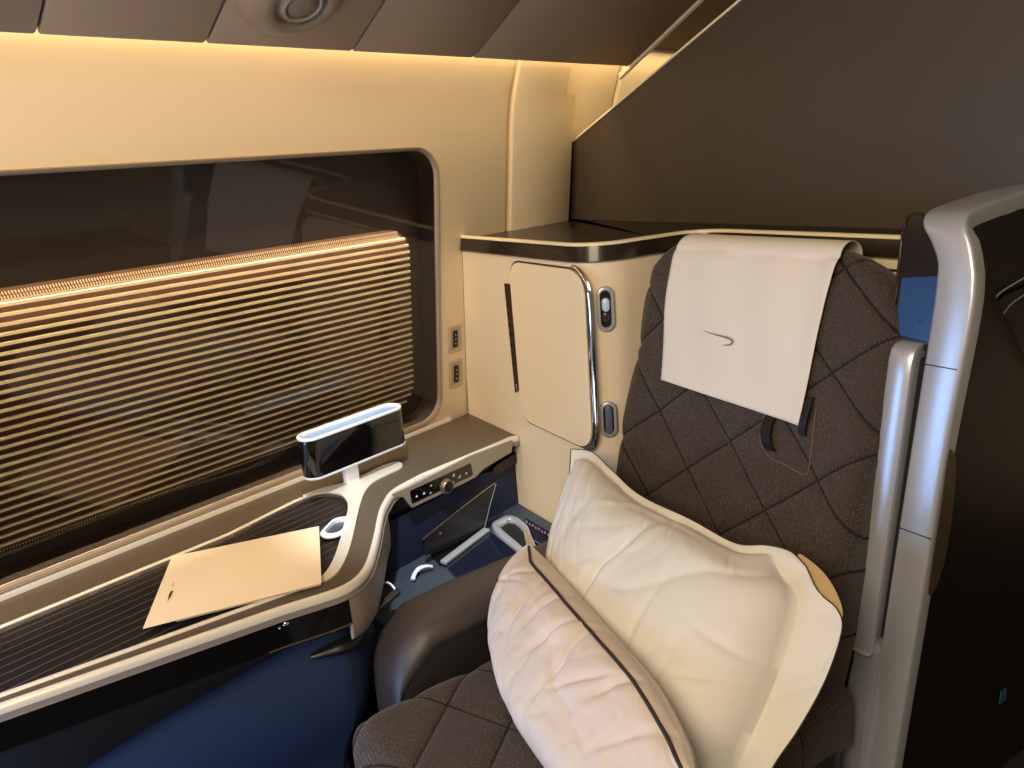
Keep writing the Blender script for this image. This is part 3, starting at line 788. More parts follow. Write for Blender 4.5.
# two oval fittings on the rounded corner
def corner_pt(ang, z, r=.105): a = math.radians(ang); return W(.62+r*math.cos(a), .105+r*math.sin(a), z)
def oval_fit(u, v, hh, label, knob):
    # find the corner angle that projects to u
    best = None
    for k in range(0, 91):
        q = corner_pt(-90+k, 1.0)
        d = q-CAM; cam = V((d.dot(c2w(V((1,0,0)))), d.dot(c2w(V((0,1,0)))), d.dot(c2w(V((0,0,1))))))
        # at height where v matches
        for zz in [.7+.01*i for i in range(50)]:
            q = corner_pt(-90+k, zz); d = q-CAM
            cx = d.dot(c2w(V((1,0,0)))); cy = d.dot(c2w(V((0,1,0)))); cz = d.dot(c2w(V((0,0,1))))
            e = (512+F*cx/cz-u)**2+(384+F*cy/cz-v)**2
            if best is None or e < best[0]: best = (e, -90+k, zz)
    _, a, z = best; n_ = (corner_pt(a, z, 1)-corner_pt(a, z, 0)).normalized(); tn = n_.cross(UP).normalized()
    c = corner_pt(a, z)+n_*.0022
    t = thing('oval_latch' if knob else 'oval_switch', c, label, 'latch' if knob else 'switch')
    def so(d, hl_, hr_, dz=0): return stadium(c+n_*d+UP*dz, UP, tn, hl_, hr_, 8)
    loft('bezel', [so(-.006,hh,.0225), so(.003,hh,.0225), so(.0055,hh-.003,.0195), so(.005,hh-.010,.0140), so(-.001,hh-.012,.0125)], M_silver, t, closed=True, ang=60)
    w_ = so(-.0005,hh-.011,.0130); obj('well', w_, [list(range(len(w_)))], M_black, t)
    if knob:
        loft('clear_thumb', [so(-.001,.017,.0095,.012), so(.008,.017,.0095,.012), so(.011,.013,.006,.012)], M_lens, t, closed=True, cap=True, ang=50)
        loft('lower_catch', [so(-.001,.013,.0085,-.020), so(.003,.013,.0085,-.020), so(.005,.010,.006,-.020)], mat('brown_catch', (60,46,40), .2, coat=.3), t, closed=True, cap=True, ang=50)
    else:
        loft('rocker', [so(-.001,hh-.012,.009), so(.006,hh-.012,.009), so(.008,hh-.016,.006)], M_grey, t, closed=True, cap=True, ang=50)
oval_fit(606, 310, .058, 'oval silver latch with a clear thumb beside the upper cabinet door', True)
oval_fit(608.5, 418, .050, 'grey oval switch in a silver bezel below the latch', False)
# thin joint across the panel behind the seat
prism('shell_joint', [W(.90,.349,1.172), W(1.385,.349,1.172), W(1.385,.349,1.177), W(.90,.349,1.177)], -A*.001, M_dark, cab, smooth=False)
# cabinet base, blue-lit pillar below the worktop end
prism('cabinet_base', [W(.02,.002,.001), W(.60,.002,.001), W(.68,.06,.001), W(.68,.3,.001), W(.02,.3,.001)], (0,0,.365), M_cab, cab)

# ================================================================== SEAT
seat = thing('airline_seat', W(1.06,-.3,0), 'dark brown quilted airline seat with light flecked weave', 'seat')
LEAN = .30; CL = math.sqrt(1+LEAN**2)
sb_n = (-A+UP*LEAN).normalized()           # towards the sitter
sb_w = (UP+A*LEAN).normalized()
def SB(s, w, h=0): return O+L*s+A*.02+UP*.65+sb_w*w+sb_n*h
def hw(w): return lerp([-.4,.0,.2,.35,.45,.50,.545,.576,.597,.610,.618,.622],[.335,.337,.34,.345,.350,.345,.328,.300,.268,.238,.205,.17], w)
def cenw(w): return lerp([-.4,.0,.2,.45,.622],[1.075,1.072,1.06,1.052,1.03], w)
def groove(s, w):
    d = 9
    for c in (-.311,-.567+.0,-.79,-1.02,-1.255,-.08): d = min(d, abs(w-.9*s-c)/1.345)
    for c in (.965,1.150,1.345,1.537,1.72,.77,1.91): d = min(d, abs(w+.9*s-c)/1.345)
    return d
def backsurf(s, w, u, gr=1):
    ht = .622; R = .055
    de = min((1-abs(u))*hw(w), (ht-w)); de = max(0, de)
    h = 0
    if de < R: q = 1-de/R; h -= R*(1-math.sqrt(max(0, 1-q*q)))*.9
    if gr:
        g = groove(s, w); h += .011*(1-math.exp(-g/.011))-.011
    # side bolsters and headrest swell
    h += .018*max(0, min(1, (abs(u)-.62)/.3))*max(0, min(1, (.35-w)/.2))
    h += .014*math.exp(-((w-.46)/.12)**2)*(1-u*u)
    h += .0025*noise.noise(V((s*6, w*6, 3)))
    return h
NU, NW = 260, 320
vs, fs, uv = [], [], []
for j in range(NW+1):
    v_ = j/NW; w = -.36+.982*(1-(1-v_)**1.0)
    if v_ > .8: w = -.36+.982*(.8+.2*math.sin((v_-.8)/.2*math.pi/2)) if False else w
    for i in range(NU+1):
        u = -1+2*i/NU; u = math.copysign(abs(u)**.85, u)
        s = cenw(w)+u*hw(w); vs.append(SB(s, w, backsurf(s, w, u))); uv.append((s, w))
for j in range(NW):
    for i in range(NU): a = j*(NU+1)+i; fs.append([a, a+1, a+NU+2, a+NU+1])
# perimeter back to depth
per = [j*(NU+1) for j in range(NW+1)]+[NW*(NU+1)+i for i in range(1, NU+1)]+[j*(NU+1)+NU for j in range(NW-1, -1, -1)]
b = len(vs)
for k in per:
    s, w = uv[k]; vs.append(SB(1.06+(s-1.06)*.985, w-.004 if w > .5 else w, -.10)); uv.append((s+.05, w+.05))
for k in range(len(per)-1): fs.append([per[k], per[k+1], b+k+1, b+k])
fs.append([b+k for k in range(len(per))])
ob_ = obj('backrest', vs, fs, M_seat, seat, uvs=uv, ang=75)
ob_.data.materials.append(M_seamshade)
for p in ob_.data.polygons:
    if len(p.vertices) == 4 and p.vertices[0] < (NU+1)*(NW+1):
        q = uv[p.vertices[0]]
        if groove(q[0]+.0013, q[1]+.0015) < .0024: p.material_index = 1
# piping round the right shoulder
tube('backrest_piping', [SB(cenw(w)+hw(w)*.985, w, -.050) for w in [-.3+.02*i for i in range(46)]], .003, M_black, seat, n=6)
tube('backrest_piping', [SB(cenw(w)-hw(w)*.985, w, -.050) for w in [-.3+.02*i for i in range(46)]], .003, M_black, seat, n=6)
# pocket seams and black strap of the headrest
sp_ = [(1.162,.30),(1.158,.24),(1.168,.20),(1.196,.178),(1.24,.172),(1.287,.168),(1.286,.22),(1.280,.30)]
pl_ = smooth_path([SB(s, w, backsurf(s,w,0)+.002) for s, w in sp_], 4)
tube('pocket_stitching', pl_, .0011, mat('stitch_thread', (120,98,80), .8), seat, n=5)
st1 = [SB(s, w, backsurf(s,w,0)+h) for s, w, h in ((1.180,.266,.004),(1.180,.245,.010),(1.186,.215,.013),(1.198,.192,.004))]
rows = [[p-L*.013, p-L*.012+sb_n*.003, p+L*.012+sb_n*.003, p+L*.013] for p in smooth_path(st1, 5)]
loft('headrest_strap', rows, M_black, seat, closed=True, cap=True, ang=60)
st2 = [SB(s, w, backsurf(s,w,0)+h) for s, w, h in ((1.262,.320,.002),(1.264,.29,.008),(1.262,.262,.009),(1.262,.240,.003))]
rows = [[p-L*.009, p-L*.008+sb_n*.003, p+L*.008+sb_n*.003, p+L*.009] for p in smooth_path(st2, 5)]
loft('headrest_strap', rows, M_black, seat, closed=True, cap=True, ang=60)
# seat cushion
ZQ = .44
def cg(s, t):
    d = 9
    for (x0,y0,m_) in ((1.0,-.63,-1.15),(1.198,-.653,-1.2),(.80,-.63,-1.15),(1.40,-.65,-1.2)): d = min(d, abs((t-y0)-m_*(s-x0))/math.sqrt(1+m_*m_))
    for (x0,y0,m_) in ((1.0,-.63,.5),(1.105,-.765,.62),(1.0,-.49,.5),(1.0,-.35,.5)): d = min(d, abs((t-y0)-m_*(s-x0))/math.sqrt(1+m_*m_))
    return d
vs, fs, uv = [], [], []
S0, S1, T0, T1 = .900, 1.445, -.825, .02
NC, ND = 190, 290
def cush(s, t):
    R = .07
    ds = min(s-S0, S1-s); dt = t-T0
    # rounded plan corner at front
    q = 0
    if ds < R: q += (1-ds/R)**2
    if dt < R: q += (1-dt/R)**2
    h = -R*.8*(1-math.sqrt(max(0, 1-min(1,q))))
    h += .010*(1-math.exp(-cg(s,t)/.012))-.010
    return ZQ+h+.002*noise.noise(V((s*8,t*8,1)))
def rc(s, t):                             # pull front corners in
    ds = min(s-S0, S1-s); dt = t-T0; R = .10
    if ds < R and dt < R:
        a, b_ = 1-ds/R, 1-dt/R; m_ = max(a, b_); l_ = math.hypot(a, b_)
        if l_ > 0: k = m_/l_; a *= k; b_ *= k
        ds2, dt2 = R*(1-a), R*(1-b_)
        s = S0+ds2 if s-S0 < S1-s else S1-ds2; t = T0+dt2
    return s, t
for j in range(ND+1):
    for i in range(NC+1):
        s = S0+(S1-S0)*i/NC; t = T0+(T1-T0)*(j/ND); s, t = rc(s, t); vs.append(W(s, t, cush(s, t))); uv.append((s, t))
for j in range(ND):
    for i in range(NC): a = j*(NC+1)+i; fs.append([a, a+1, a+NC+2, a+NC+1])
per = [j*(NC+1) for j in range(ND, -1, -1)]+[i for i in range(1, NC+1)]+[j*(NC+1)+NC for j in range(1, ND+1)]
b = len(vs)
for zz in (.30,):
    for k in per: s, t = uv[k]; vs.append(W(s, t, zz)); uv.append((s, t+zz))
for k in range(len(per)-1): fs.append([per[k], per[k+1], b+k+1, b+k])
ob_ = obj('seat_cushion', vs, fs, M_seat, seat, uvs=uv, ang=75)
ob_.data.materials.append(M_seamshade)
for p in ob_.data.polygons:
    if len(p.vertices) == 4 and p.vertices[0] < (NC+1)*(ND+1):
        q = uv[p.vertices[0]]
        if cg(q[0]+.0015, q[1]+.0015) < .0022: p.material_index = 1
prism('seat_base', fillet([W(.86,-.80,.02), W(1.45,-.80,.02), W(1.45,.02,.02), W(.86,.02,.02)], .06, 5), (0,0,.29), M_black, seat, bevel=.005)
# left armrest: wide padded leather, rounded, dropping at the front
rows = []
ap_ = [(-.695,.36,.0),(-.694,.40,.1),(-.690,.44,.35),(-.68,.470,.6),(-.66,.500,.85),(-.63,.526,.97),(-.60,.547,1),(-.50,.556,1),(-.35,.560,1),(-.2,.562,1),(-.04,.562,1),(.03,.562,1)]
for t, zt, f in ap_:
    s0, s1 = .742+.02*(1-f), .898-.015*(1-f)
    r = []
    zb = .30
    sec = [(s0,zb),(s0,zt-.05),(s0+.006,zt-.02),(s0+.03,zt-.004),(s0+.06,zt),(s1-.05,zt-.003),(s1-.022,zt-.014),(s1-.006,zt-.034),(s1-.001,zt-.045),(s1,zt-.06),(s1,zb)]
    rows.append([W(s, t, max(z, zb)) for s, z in sec])
loft('armrest', rows, M_leather, seat, cap=True, closed=True, ang=70)
# inner side skirt, darker leather, with piped seam
rows = []
for t, zt, f in ap_[2:]:
    s1 = .898-.015*(1-f)
    rows.append([W(s1-.002,t,.31), W(s1+.004,t,.31), W(s1+.005,t,max(.32,zt-.062)), W(s1-.001,t,max(.33,zt-.046))])
loft('armrest_skirt', rows, M_leather_dark, seat, cap=True, closed=True, ang=50)
tube('armrest_seam', [W(.898-.015*(1-f)+.004, t, max(.33,zt-.052)) for t, zt, f in ap_[2:]], .0022, M_black, seat, n=6)

# headrest cloth
def cloth():
    vs, fs = [], []
    NX, NY = 60, 90
    w0L, w0R = .275, .258
    for j in range(NY+1):
        v_ = j/NY
        for i in range(NX+1):
            u = i/NX
            sL = lerp([0,.25,.55,.8,1],[.857,.835,.815,.812,.822], v_); sR = lerp([0,.4,.8,1],[1.252,1.262,1.262,1.250], v_)
            s = sL+(sR-sL)*u
            wb = w0L+(w0R-w0L)*u
            # arc length: up the front, over the top, down the back
            Lf = .622-wb; tot = Lf+.19; a = v_*tot
            r = .05
            if a < Lf-r*.6:
                w = wb+a; uu = (s-cenw(w))/hw(w); h = max(backsurf(s,w,0,0), -.0)+.003
                lift = .010*(1-min(1,a/.12))*(.5+.5*math.sin(u*5+.6))
                h += lift+.0025*math.sin(u*17+a*9)*min(1,a/.1)+.003*noise.noise(V((s*9,w*7,0)))
                h += .005*math.exp(-((u-1)/.06)**2)
                p = SB(s, w, h)
            else:
                ang = min(math.pi, (a-(Lf-r*.6))/r); ex = max(0, a-(Lf-r*.6)-r*math.pi)
                w = .622-r*.6+r*math.sin(ang)*.85-ex; h = .004-r*1.06*(1-math.cos(ang))
                s = s+(1.03-s)*.10*ang/math.pi
                p = SB(s, w, h)
            vs.append(p)
    for j in range(NY):
        for i in range(NX): a = j*(NX+1)+i; fs.append([a,a+1,a+NX+2,a+NX+1])
    t = thing('headrest_cover', SB(1.04,.45,.02), 'white cotton headrest cloth draped over the top of the seat', 'headrest cover')
    o = obj('cover_cloth', vs, fs, M_cloth, t, ang=80)
    md = o.modifiers.new('thick', 'SOLIDIFY'); md.thickness = .0016; md.offset = 1
    # small grey ribbon emblem, woven flat
    def cp(u_, v_):
        q = PT(u_, v_, .02, LEAN); d = q-SB(0,0,0); s, w = d.dot(L), d.dot(sb_w); return SB(s-.004, w-.004, backsurf(s,w,0,0)+.0075)
    up = [cp(*q) for q in ((709,329.5),(718,332),(727,334.2),(735,336),(739.5,338.0),(741,341.2),(738.8,344.2),(734,345.2),(729,344.2),(734.5,343.9),(738,343),(739.2,341),(737.5,339.2),(731.5,337.0),(724,335),(716,332.2))]
    prism('ribbon_emblem', up, sb_n*.0008, M_inkgrey, t, smooth=False)
cloth()

# ================================================================== PILLOWS
def pillow(name, bottom, right, top, left, nrm, thick, N, M, m, parent, wr, flange, back_f=.7, part='pillowcase', power=.5, extra=None):
    """Coons patch over four boundary curves (functions of 0..1), inflated on both sides"""
    c00, c10, c11, c01 = bottom(0), bottom(1), top(1), top(0)
    def S(u, v):
        return bottom(u)*(1-v)+top(u)*v+left(v)*(1-u)+right(v)*u-(c00*(1-u)*(1-v)+c10*u*(1-v)+c11*u*v+c01*(1-u)*v)
    fL, fR, fB, fT = flange
    vs, uv, fs = [], [], []
    def infl(u, v):
        a = (u-fL)/(1-fL-fR); b = (v-fB)/(1-fB-fT)
        if a <= 0 or a >= 1 or b <= 0 or b >= 1: return 0
        return ((1-(2*a-1)**4)*(1-(2*b-1)**4))**power
    for side in (1, -1):
        for j in range(M+1):
            for i in range(N+1):
                u, v = i/N, j/M; f = infl(u, v)
                h = thick*f*(1 if side > 0 else -back_f)
                edge_ = min(u, 1-u, v, 1-v)
                rim = min(1, edge_/.03)
                w_ = wr(u, v)*rim if side > 0 else 0
                if extra and side > 0: w_ += extra(u, v)
                if min(i, N-i, j, M-j) > 0: h += .002*side
                vs.append(S(u, v)+nrm*(h+w_)); uv.append((u*.7, v*.5))
    K = (N+1)*(M+1)
    for j in range(M):
        for i in range(N):
            a = j*(N+1)+i; fs.append([a,a+1,a+N+2,a+N+1]); fs.append([K+a,K+a+N+1,K+a+N+2,K+a+1])
    per = list(range(N+1))+[j*(N+1)+N for j in range(1,M+1)]+[M*(N+1)+i for i in range(N-1,-1,-1)]+[j*(N+1) for j in range(M-1,0,-1)]
    n = len(per)
    for k in range(n): a, b = per[k], per[(k+1) % n]; fs.append([a, K+a, K+b, b])
    o = obj(part, vs, fs, m, parent, uvs=uv, ang=80)
    return o, S, vs, per
def polyf(pts):
    pts = smooth_path(pts, 6); ds = [0]
    for a, b in zip(pts, pts[1:]): ds.append(ds[-1]+(b-a).length)
    T_ = ds[-1]
    def f(x):
        d = x*T_
        for i in range(len(ds)-1):
            if d <= ds[i+1]+1e-9: k = (d-ds[i])/max(1e-9, ds[i+1]-ds[i]); return pts[i].lerp(pts[i+1], k)
        return pts[-1].copy()
    return f
# big pillow
BPt, BPl = -.165, 1.0
def BP(u, v, d=0): return PT(u, v, BPt-d, BPl)
bn = (-A+UP*BPl).normalized()
topc = polyf([BP(571,449), BP(592,452), BP(612,470), BP(640,495), BP(690,519), BP(735,543), BP(765,545), BP(790,551), BP(806,566)])
rightc = polyf([BP(735,900), BP(752,820), BP(772,770), BP(800,728), BP(826,680), BP(842,632), BP(838,610), BP(819,592), BP(806,566)])
leftc = polyf([BP(596,800), BP(572,690), BP(550,590), BP(551,545), BP(562,510), BP(569,480), BP(571,449)])
botc = polyf([BP(596,800), BP(640,860), BP(690,895), BP(735,900)])
def ridge(u, v, u0, v0, ang, ln, wd, amp):
    du, dv = (u-u0)*1.5, v-v0; c_, s_ = math.cos(ang), math.sin(ang)
    a, b = du*c_+dv*s_, -du*s_+dv*c_
    b += .12*a*a
    return amp*math.exp(-(a/ln)**2)*math.exp(-(b/wd)**2)
def crease(x, y, z, k=7):
    return -(1-min(1,abs(noise.noise(V((x, y, z))))*1.6))**k
def wr1(u, v):
    p = V((u*1.5, v, 0))
    q1, q2 = u*1.5*.85+v*.53, -u*1.5*.53+v*.85; q2 += .10*noise.noise(V((u*3, v*3, 7)))
    c0 = .0075*crease(q1*1.1, q2*3.2, 3.1, 6)+.0022*crease(q1*2.0, q2*8, 8.3, 5)+.0012*noise.noise(V((u*30, v*20, 1)))
    w = .006*noise.noise(V((u*4, v*3, 2)))+.003*noise.noise(V((u*9-v*6, v*3+u*2, 5)))
    w += ridge(u,v,.42,.78,.75,.25,.022,-.020)+ridge(u,v,.47,.80,.75,.22,.02,.010)
    w += ridge(u,v,.33,.62,.95,.3,.016,-.009)+ridge(u,v,.28,.5,1.1,.28,.014,-.007)
    w += ridge(u,v,.52,.52,1.1,.32,.014,-.006)+ridge(u,v,.62,.38,1.2,.3,.013,-.005)
    w += ridge(u,v,.14,.84,1.9,.2,.012,-.007)+ridge(u,v,.22,.8,2.0,.2,.012,-.006)+ridge(u,v,.1,.66,1.6,.25,.014,-.005)
    w += ridge(u,v,.80,.62,-.2,.12,.014,-.010)+ridge(u,v,.76,.52,.2,.14,.012,-.006)
    w += ridge(u,v,.55,.93,.0,.25,.014,-.008)+ridge(u,v,.35,.9,.4,.2,.013,.006)
    w = w*.75+c0
    for k in range(7):                                   # short gathers along the upper seam
        w += ridge(u,v,.18+.1*k,.90,1.2+.2*math.sin(k*2.1),.07,.008,-.004)
    # flange undulation
    if u > .87: w += .005*math.sin(v*14+.5)*min(1,(u-.87)/.08)
    if u < .05: w += .006*math.sin(v*17)
    return w
pil = thing('pillow', BP(700,700), 'large white pillow with thin dark piped edge leaning on the backrest', 'pillow')
def ex1(u, v): return -.0
o, S1_, v1_, per1 = pillow('pillow', botc, rightc, topc, leftc, bn, .105, 150, 120, M_pillow, pil, wr1, (.022,.120,.02,.035), back_f=.25, power=.5)
pp = [v1_[k]+bn*.0012 for k in per1]
tube('pillow_piping', pp[::2], .0012, M_piping, pil, n=5, closed=True)
# folded corner with tan lining at the upper right
fold = [BP(798,554,-.004), BP(808,559,-.004), BP(822,571,-.004), BP(833,586,-.004), BP(841,604,-.004), BP(842,618,-.004), BP(834,614,-.004), BP(812,596,-.004), BP(801,570,-.004)]
prism('folded_corner', smooth_path(fold, 3, True), -bn*.002, M_back, pil)

# small pillow standing on its long edge in front
sp_th = thing('small_pillow', W(1.1,-.5,ZQ), 'smaller pinkish waffle cushion with dark brown piping, in front of the large pillow', 'pillow')
def Z3(u, v, z): return PZ(u, v, z)
Pa, Pb = Z3(529,543,.622), Z3(685,738,.60)
Pm = Z3(612,632,.622)
lowa, lowm, lowb = Z3(486,652,.475), Z3(520,735,.455), Z3(600,820,.45)
topc2 = polyf([Pa, Z3(556,570,.624), Pm, Z3(655,682,.62), Pb, Z3(696,776,.60)])
leftc2 = polyf([Z3(497,665,.470), Z3(493,628,.51), Z3(499,592,.555), Z3(513,562,.595), Pa])
botc2 = polyf([Z3(497,665,.470), Z3(522,730,.455), Z3(570,800,.45), Z3(630,880,.45)])
rightc2 = polyf([Z3(630,880,.45), Z3(680,830,.53), Z3(696,776,.60)])
n2 = ((Pb-Pa).cross((lowm-Pm))).normalized()
if n2.dot(CAM-Pm) < 0: n2 = -n2
def wr2(u, v):
    q1, q2 = u*2.0*.25+v*.97, u*2.0*.97-v*.25; q2 += .12*noise.noise(V((u*3, v*3, 4)))
    w = .0055*crease(q1*1.3, q2*3.4, 5.1, 6)+.002*crease(q1*2.2, q2*8, 2.2, 5)+.0010*noise.noise(V((u*40, v*18, 1)))+ .004*noise.noise(V((u*5,v*4,9)))+.002*noise.noise(V((u*11,v*7,4)))
    for (a,b,an_,ln,wd,am) in ((.33,.8,1.35,.22,.018,-.012),(.42,.72,1.2,.25,.016,-.010),(.52,.8,1.5,.22,.018,-.013),(.60,.66,1.0,.22,.016,-.009),(.25,.7,1.55,.25,.014,-.007),(.70,.8,1.2,.2,.018,-.010),(.15,.82,.9,.14,.013,-.006),(.10,.7,.6,.14,.013,-.006),(.5,.5,1.35,.3,.014,-.006),(.46,.77,1.3,.2,.02,.010),(.8,.65,1.2,.25,.02,-.009)):
        w += ridge(u,v,a,b,an_,ln,wd,am)
    return w
o2, S2_, v2_, per2 = pillow('small_pillow', botc2, rightc2, topc2, leftc2, n2, .060, 120, 90, M_pillow2, sp_th, wr2, (0,0,0,0), back_f=1.1, power=.55)
jj = int(90*.925)
def v2f(i):
    jf = 90-(90-jj)*min(1, i/18); j0 = min(89, int(jf)); f = jf-j0
    return v2_[j0*121+i]*(1-f)+v2_[(j0+1)*121+i]*f
pp = [v2f(i)+n2*.0022 for i in range(4, 121)]
for _ in range(12): pp = [pp[0]]+[(pp[k-1]+pp[k]*2+pp[k+1])/4 for k in range(1, len(pp)-1)]+[pp[-1]]
tube('cushion_piping', pp, .0034, M_piping, sp_th, n=7)

# ================================================================== PRIVACY POST (right)
post = thing('privacy_screen', W(1.48,.15,0), 'tall silver edged privacy screen standing at the right of the seat', 'screen')
def mt_(z): return .035+.130*z                     # lean of the main front edge
def M1(s, z, d=0): return W(s, mt_(z)+d, z)
# main band: front face s 1.45-1.515
# path up the front edge, over the top, running back
sA, sB = 1.447, 1.509
spec_ = [(0.0,0,1.441,1.503),(.3,0,1.443,1.505),(.6,0,1.445,1.508),(.9,0,1.447,1.511),(1.12,0,1.450,1.519),(1.19,0,1.449,1.517),(1.225,0,1.445,1.510),(1.255,.001,1.430,1.500),(1.280,.004,1.411,1.487),(1.298,.014,1.402,1.480),(1.308,.035,1.400,1.478),(1.314,.075,1.400,1.478),(1.320,.15,1.400,1.478),(1.326,.30,1.400,1.478),(1.328,1.1,1.400,1.478)]
ctrl = [V((0, mt_(min(z,1.30))+dt, z)) for z, dt, a_, b_ in spec_]
aux = [V((a_, b_, 0)) for z, dt, a_, b_ in spec_]
cp_, ax_ = smooth_path(ctrl, 6), smooth_path(aux, 6)
rows = []; outer_line = []
N_ = len(cp_)
for i, q in enumerate(cp_):
    a = cp_[max(0,i-1)]; b = cp_[min(N_-1,i+1)]; d = (b-a).normalized(); nout = V((0, -d.z, d.y))    # outward (front / up)
    sa, sb2 = ax_[i].x, ax_[i].y
    def pt(s, k): return W(s, q.y+nout.y*k, q.z+nout.z*k)
    rows.append([pt(sa,-.030), pt(sa,-.005), pt(sa+.002,-.001), pt(sa+.007,.0010), pt(sb2-.008,.0010), pt(sb2-.002,-.001), pt(sb2,-.005), pt(sb2,-.030)])
    outer_line.append(pt(sb2-.004,-.012))
loft('edge_band', rows, M_silver, post, closed=True, cap=True, ang=50)
# thin joints across the band
for z in (1.045, .735):
    box('band_joint', M1((sA+sB)/2, z, -.0012), L*.0305, A*.001, UP*.0008, M_dark, post, smooth=False)
# dark outer shell side
bot = W(1.500, 1.3, 0)
vs = outer_line+[p-L*.05 for p in outer_line]
n_ = len(outer_line); c0, c1 = len(vs), len(vs)+1
vs += [bot, bot-L*.05]
fs = []
for i in range(n_-1): fs += [[i, i+1, c0], [n_+i+1, n_+i, c1], [i, n_+i, n_+i+1, i+1]]
fs += [[n_-1, 2*n_-1, c1, c0], [0, c0, c1, n_]]
obj('outer_shell', vs, fs, M_shellside, post, smooth=False)
# recessed handle on the outer side
def PS(u, v, s=sB+.001): return hit(u, v, L, O+L*s)
h1 = smooth_path([PS(951,450), PS(955,462), PS(953,500), PS(945,555), PS(936,585), PS(928,594), PS(932,560), PS(941,500), PS(947,455)], 4, True)
hp = prism('grip_panel', h1, L*.002, mat('grip_brown', (92,78,60), .3, metal=.3), post)
def PS2(u, v): return hit(u, v, L, O+L*1.484)
h2 = smooth_path([PS2(1024,278), PS2(1000,293), PS2(993,305), PS2(991,322), PS2(1000,318), PS2(1012,303), PS2(1040,285)], 4)
tube('handle_rim', h2, .0016, M_silver, post, n=6)
prism('handle_recess', [PS2(1040,280), PS2(1003,296), PS2(996,306), PS2(994,320), PS2(1004,318), PS2(1040,296)], L*.0006, M_black, post)
# side nearest the seat: glossy facet, blue reflection painted on the lower half
def PM(u, v, d): return hit(u, v, A-UP*.13, O+A*(.035+d))
fp = [PM(*q, .012) for q in ((905,224),(911,216),(921,214),(928,232),(938,258),(941,285),(939,348),(892,337),(897,300),(900,265))]
fac = prism('screen_facet', fillet(fp,.003,3), A*.03, mat('facet_dark', (24,18,16), .22, coat=.3), post, bevel=.002)
prism('painted_reflection', [PM(*q, .0108) for q in ((902,278),(939,276),(938,344),(895,334))], A*.002, M_bluerefl, fac, smooth=False)
c = PM(920,322,.010)
dial('sensor_hole', c, -A, L, UP, [(.0018,0),(.0018,.0006)], M_dark, fac, n=10)
tube('facet_rim', smooth_path([PM(*q,.012) for q in ((922,214),(912,215),(905,223),(900,255),(896,295),(891,325),(892,337),(905,343),(925,348))], 5), .0030, M_lip, post, n=8)
# inner band (folding armrest edge) in front
i0_, i1_ = 1.392, 1.437
rows = []
for z, k in ((.472,-.006),(.474,0),(.55,0),(.8,0),(1.02,0),(1.05,0),(1.066,.004),(1.074,.012),(1.078,.03)):
    q = mt_(z)-.020+k
    rows.append([W(i0_+.008,q+.05,z), W(i0_,q+.010,z), W(i0_+.001,q+.003,z), W(i0_+.006,q,z), W(i1_-.008,q,z), W(i1_-.001,q+.004,z), W(i1_,q+.012,z), W(i1_-.004,q+.05,z)])
loft('inner_band', rows, M_silver, post, closed=True, cap=True, ang=50)
rows = []
for z, k in ((.10,.0),(.20,-.004),(.30,-.012),(.36,-.014),(.38,-.008),(.43,0),(.49,.004)):
    q = mt_(z)-.006+k
    rows.append([W(i0_,q+.05,z), W(i0_+.002,q+.003,z), W(i0_+.006,q,z), W(sA-.002,q,z), W(sA-.001,q+.05,z)])
loft('lower_band', rows, M_silver, post, closed=True, cap=True, ang=60)
prism('gap_filler', [W(i1_-.002,mt_(.5)+.012,.5), W(sA+.002,mt_(.5)+.012,.5), W(sA+.002,mt_(1.05)+.012,1.05), W(i1_-.002,mt_(1.05)+.012,1.05)], A*.03, M_dark, post, smooth=False)
c = PS(1003,696, sB+.004)
box('far_blue_spot', c, A*.012, L*.001, UP*.016, mat('far_spot_blue', (40,96,130), .4), post, smooth=False)  # stand-in for a small blue thing far beyond the screen

# seat belt between console and seat
belt = thing('seat_belt', T(385,600,.44), 'black seat belt with chrome buckle loop beside the armrest', 'seat belt')
lp = smooth_path([T(372,589,.50), T(380,584,.51), T(388,583,.51), T(394,588,.50), T(396,594,.49)], 5)
tube('buckle_loop', lp, .0030, M_silver, belt, n=8)
rows = []
for p in smooth_path([T(396,590,.485), T(385,600,.49), T(373,613,.485), T(368,625,.46), T(367,645,.40)], 5):
    rows.append(p)
tube('belt_webbing', rows, .014, M_black, belt, n=10, flat=.35)
bb0, bb1 = T(398,593,.50), T(370,617,.50)
bd = (bb1-bb0).normalized(); bs_ = bd.cross(UP)
box('buckle', (bb0+bb1)/2+UP*.004, bd*((bb1-bb0).length/2), bs_*.010, UP*.006, mat('buckle_grey', (84,74,68), .3, metal=.6), belt, bevel=.004)

# ================================================================== LIGHTS
def area(name, loc, target, sx, sy, power, color, spread=180):
    l = bpy.data.lights.new(name, 'AREA'); l.shape = 'RECTANGLE'; l.size = sx; l.size_y = sy; l.energy = power; l.color = color
    l.spread = math.radians(spread)
    o = bpy.data.objects.new(name, l); COL.objects.link(o); o.location = loc
    d = V(target)-V(loc); o.rotation_euler = d.to_track_quat('-Z', 'Y').to_euler(); return o
# cove strip above the wall
cl = bpy.data.lights.new('cove_strip_light', 'AREA'); cl.shape = 'RECTANGLE'; cl.size = 4.0; cl.size_y = .03; cl.energy = 6; cl.color = (1,.74,.38)
co = bpy.data.objects.new('cove_strip_light', cl); COL.objects.link(co); co.location = (.222, .9, 1.80); co.rotation_euler = (0, 0, math.radians(90))
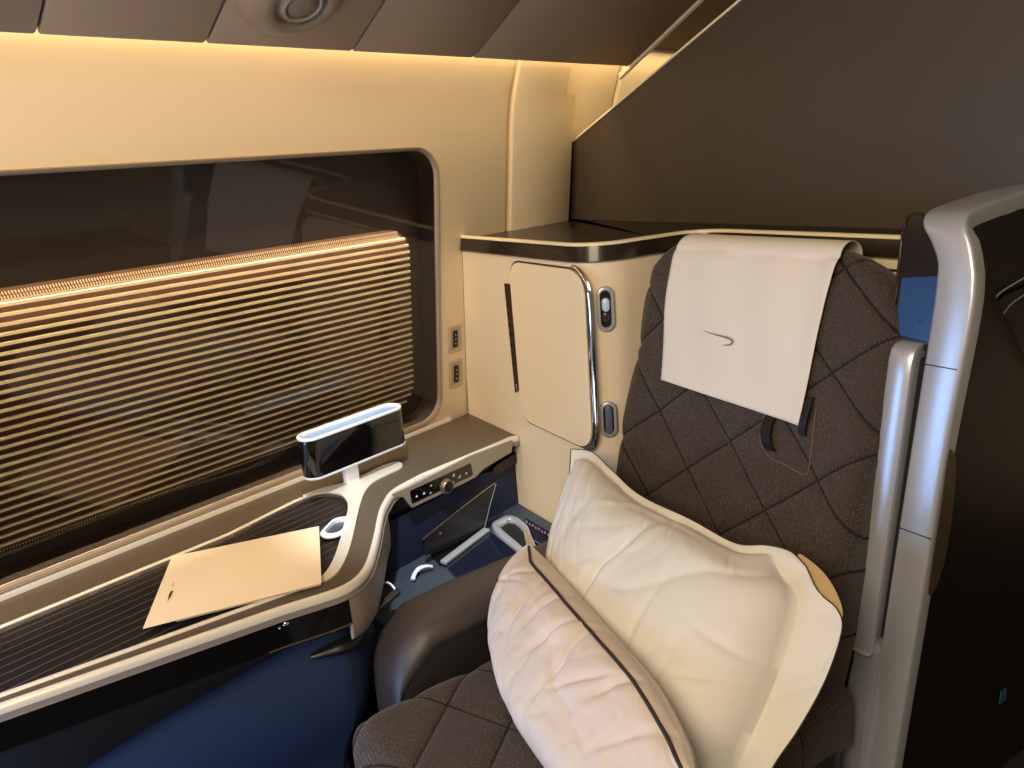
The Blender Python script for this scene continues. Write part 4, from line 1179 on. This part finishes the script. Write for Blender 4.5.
# strip lamp added inside the window recess to brighten the blind
rl = bpy.data.lights.new('blind_fill_strip', 'AREA'); rl.shape = 'RECTANGLE'; rl.size = 2.7; rl.size_y = .012; rl.energy = 4.6; rl.color = (1,.80,.52); rl.spread = math.radians(38)
ro = bpy.data.objects.new('blind_fill_strip', rl); COL.objects.link(ro); ro.location = wallpt(.18, 1.494, -.014)
dd = (wallpt(.18, .92, -.034)-ro.location).normalized(); yy_ = V((0,1,0)); zz_ = -dd; xx_ = yy_; yy2 = zz_.cross(xx_).normalized()
ro.rotation_euler = Matrix(((xx_.x,yy2.x,zz_.x),(xx_.y,yy2.y,zz_.y),(xx_.z,yy2.z,zz_.z))).to_euler()
# warm cabin ceiling wash from behind the camera
area('cabin_wash_light', (1.55,-.95,2.15), (.6,1.3,.7), 1.2, 1.2, 37, (1,.82,.59))
# cool reading light over the seat
sp = bpy.data.lights.new('reading_spot', 'SPOT'); sp.energy = 80; sp.color = (.72,.86,1); sp.spot_size = math.radians(34); sp.spot_blend = .9; sp.shadow_soft_size = .04
so = bpy.data.objects.new('reading_spot', sp); COL.objects.link(so); so.location = (.75,.75,1.98); so.rotation_euler = (V((.36,1.16,.6))-so.location).to_track_quat('-Z','Y').to_euler()
# the seat's own screen ahead, bluish
area('screen_glow', W(.80,-1.75,.87), W(1.42,0,.85), .66, .42, 4.2, (.30,.55,1))
# blue courtesy light in the footwell
area('footwell_light', W(.95,-1.7,.22), W(1.4,0,.45), .6, .3, 5, (.25,.5,1))
wd = bpy.data.worlds.new('world'); SC.world = wd; wd.use_nodes = True
bg = wd.node_tree.nodes['Background']; bg.inputs[0].default_value = (1,.82,.6,1); bg.inputs[1].default_value = .10

# ================================================================== CAMERA
cam = bpy.data.cameras.new('camera'); co = bpy.data.objects.new('camera', cam); COL.objects.link(co)
cam.sensor_width = 36; cam.lens = F/1024*36; cam.clip_start = .02
rx, ry, rz = c2w(V((1,0,0))), -c2w(V((0,1,0))), -c2w(V((0,0,1)))
co.matrix_world = Matrix(((rx.x,ry.x,rz.x,CAM.x),(rx.y,ry.y,rz.y,CAM.y),(rx.z,ry.z,rz.z,CAM.z),(0,0,0,1)))
SC.camera = co
SC.view_settings.view_transform = 'Standard'; SC.view_settings.look = 'None'; SC.view_settings.gamma = 1; SC.view_settings.use_curve_mapping = False
SC.view_settings.exposure = .6
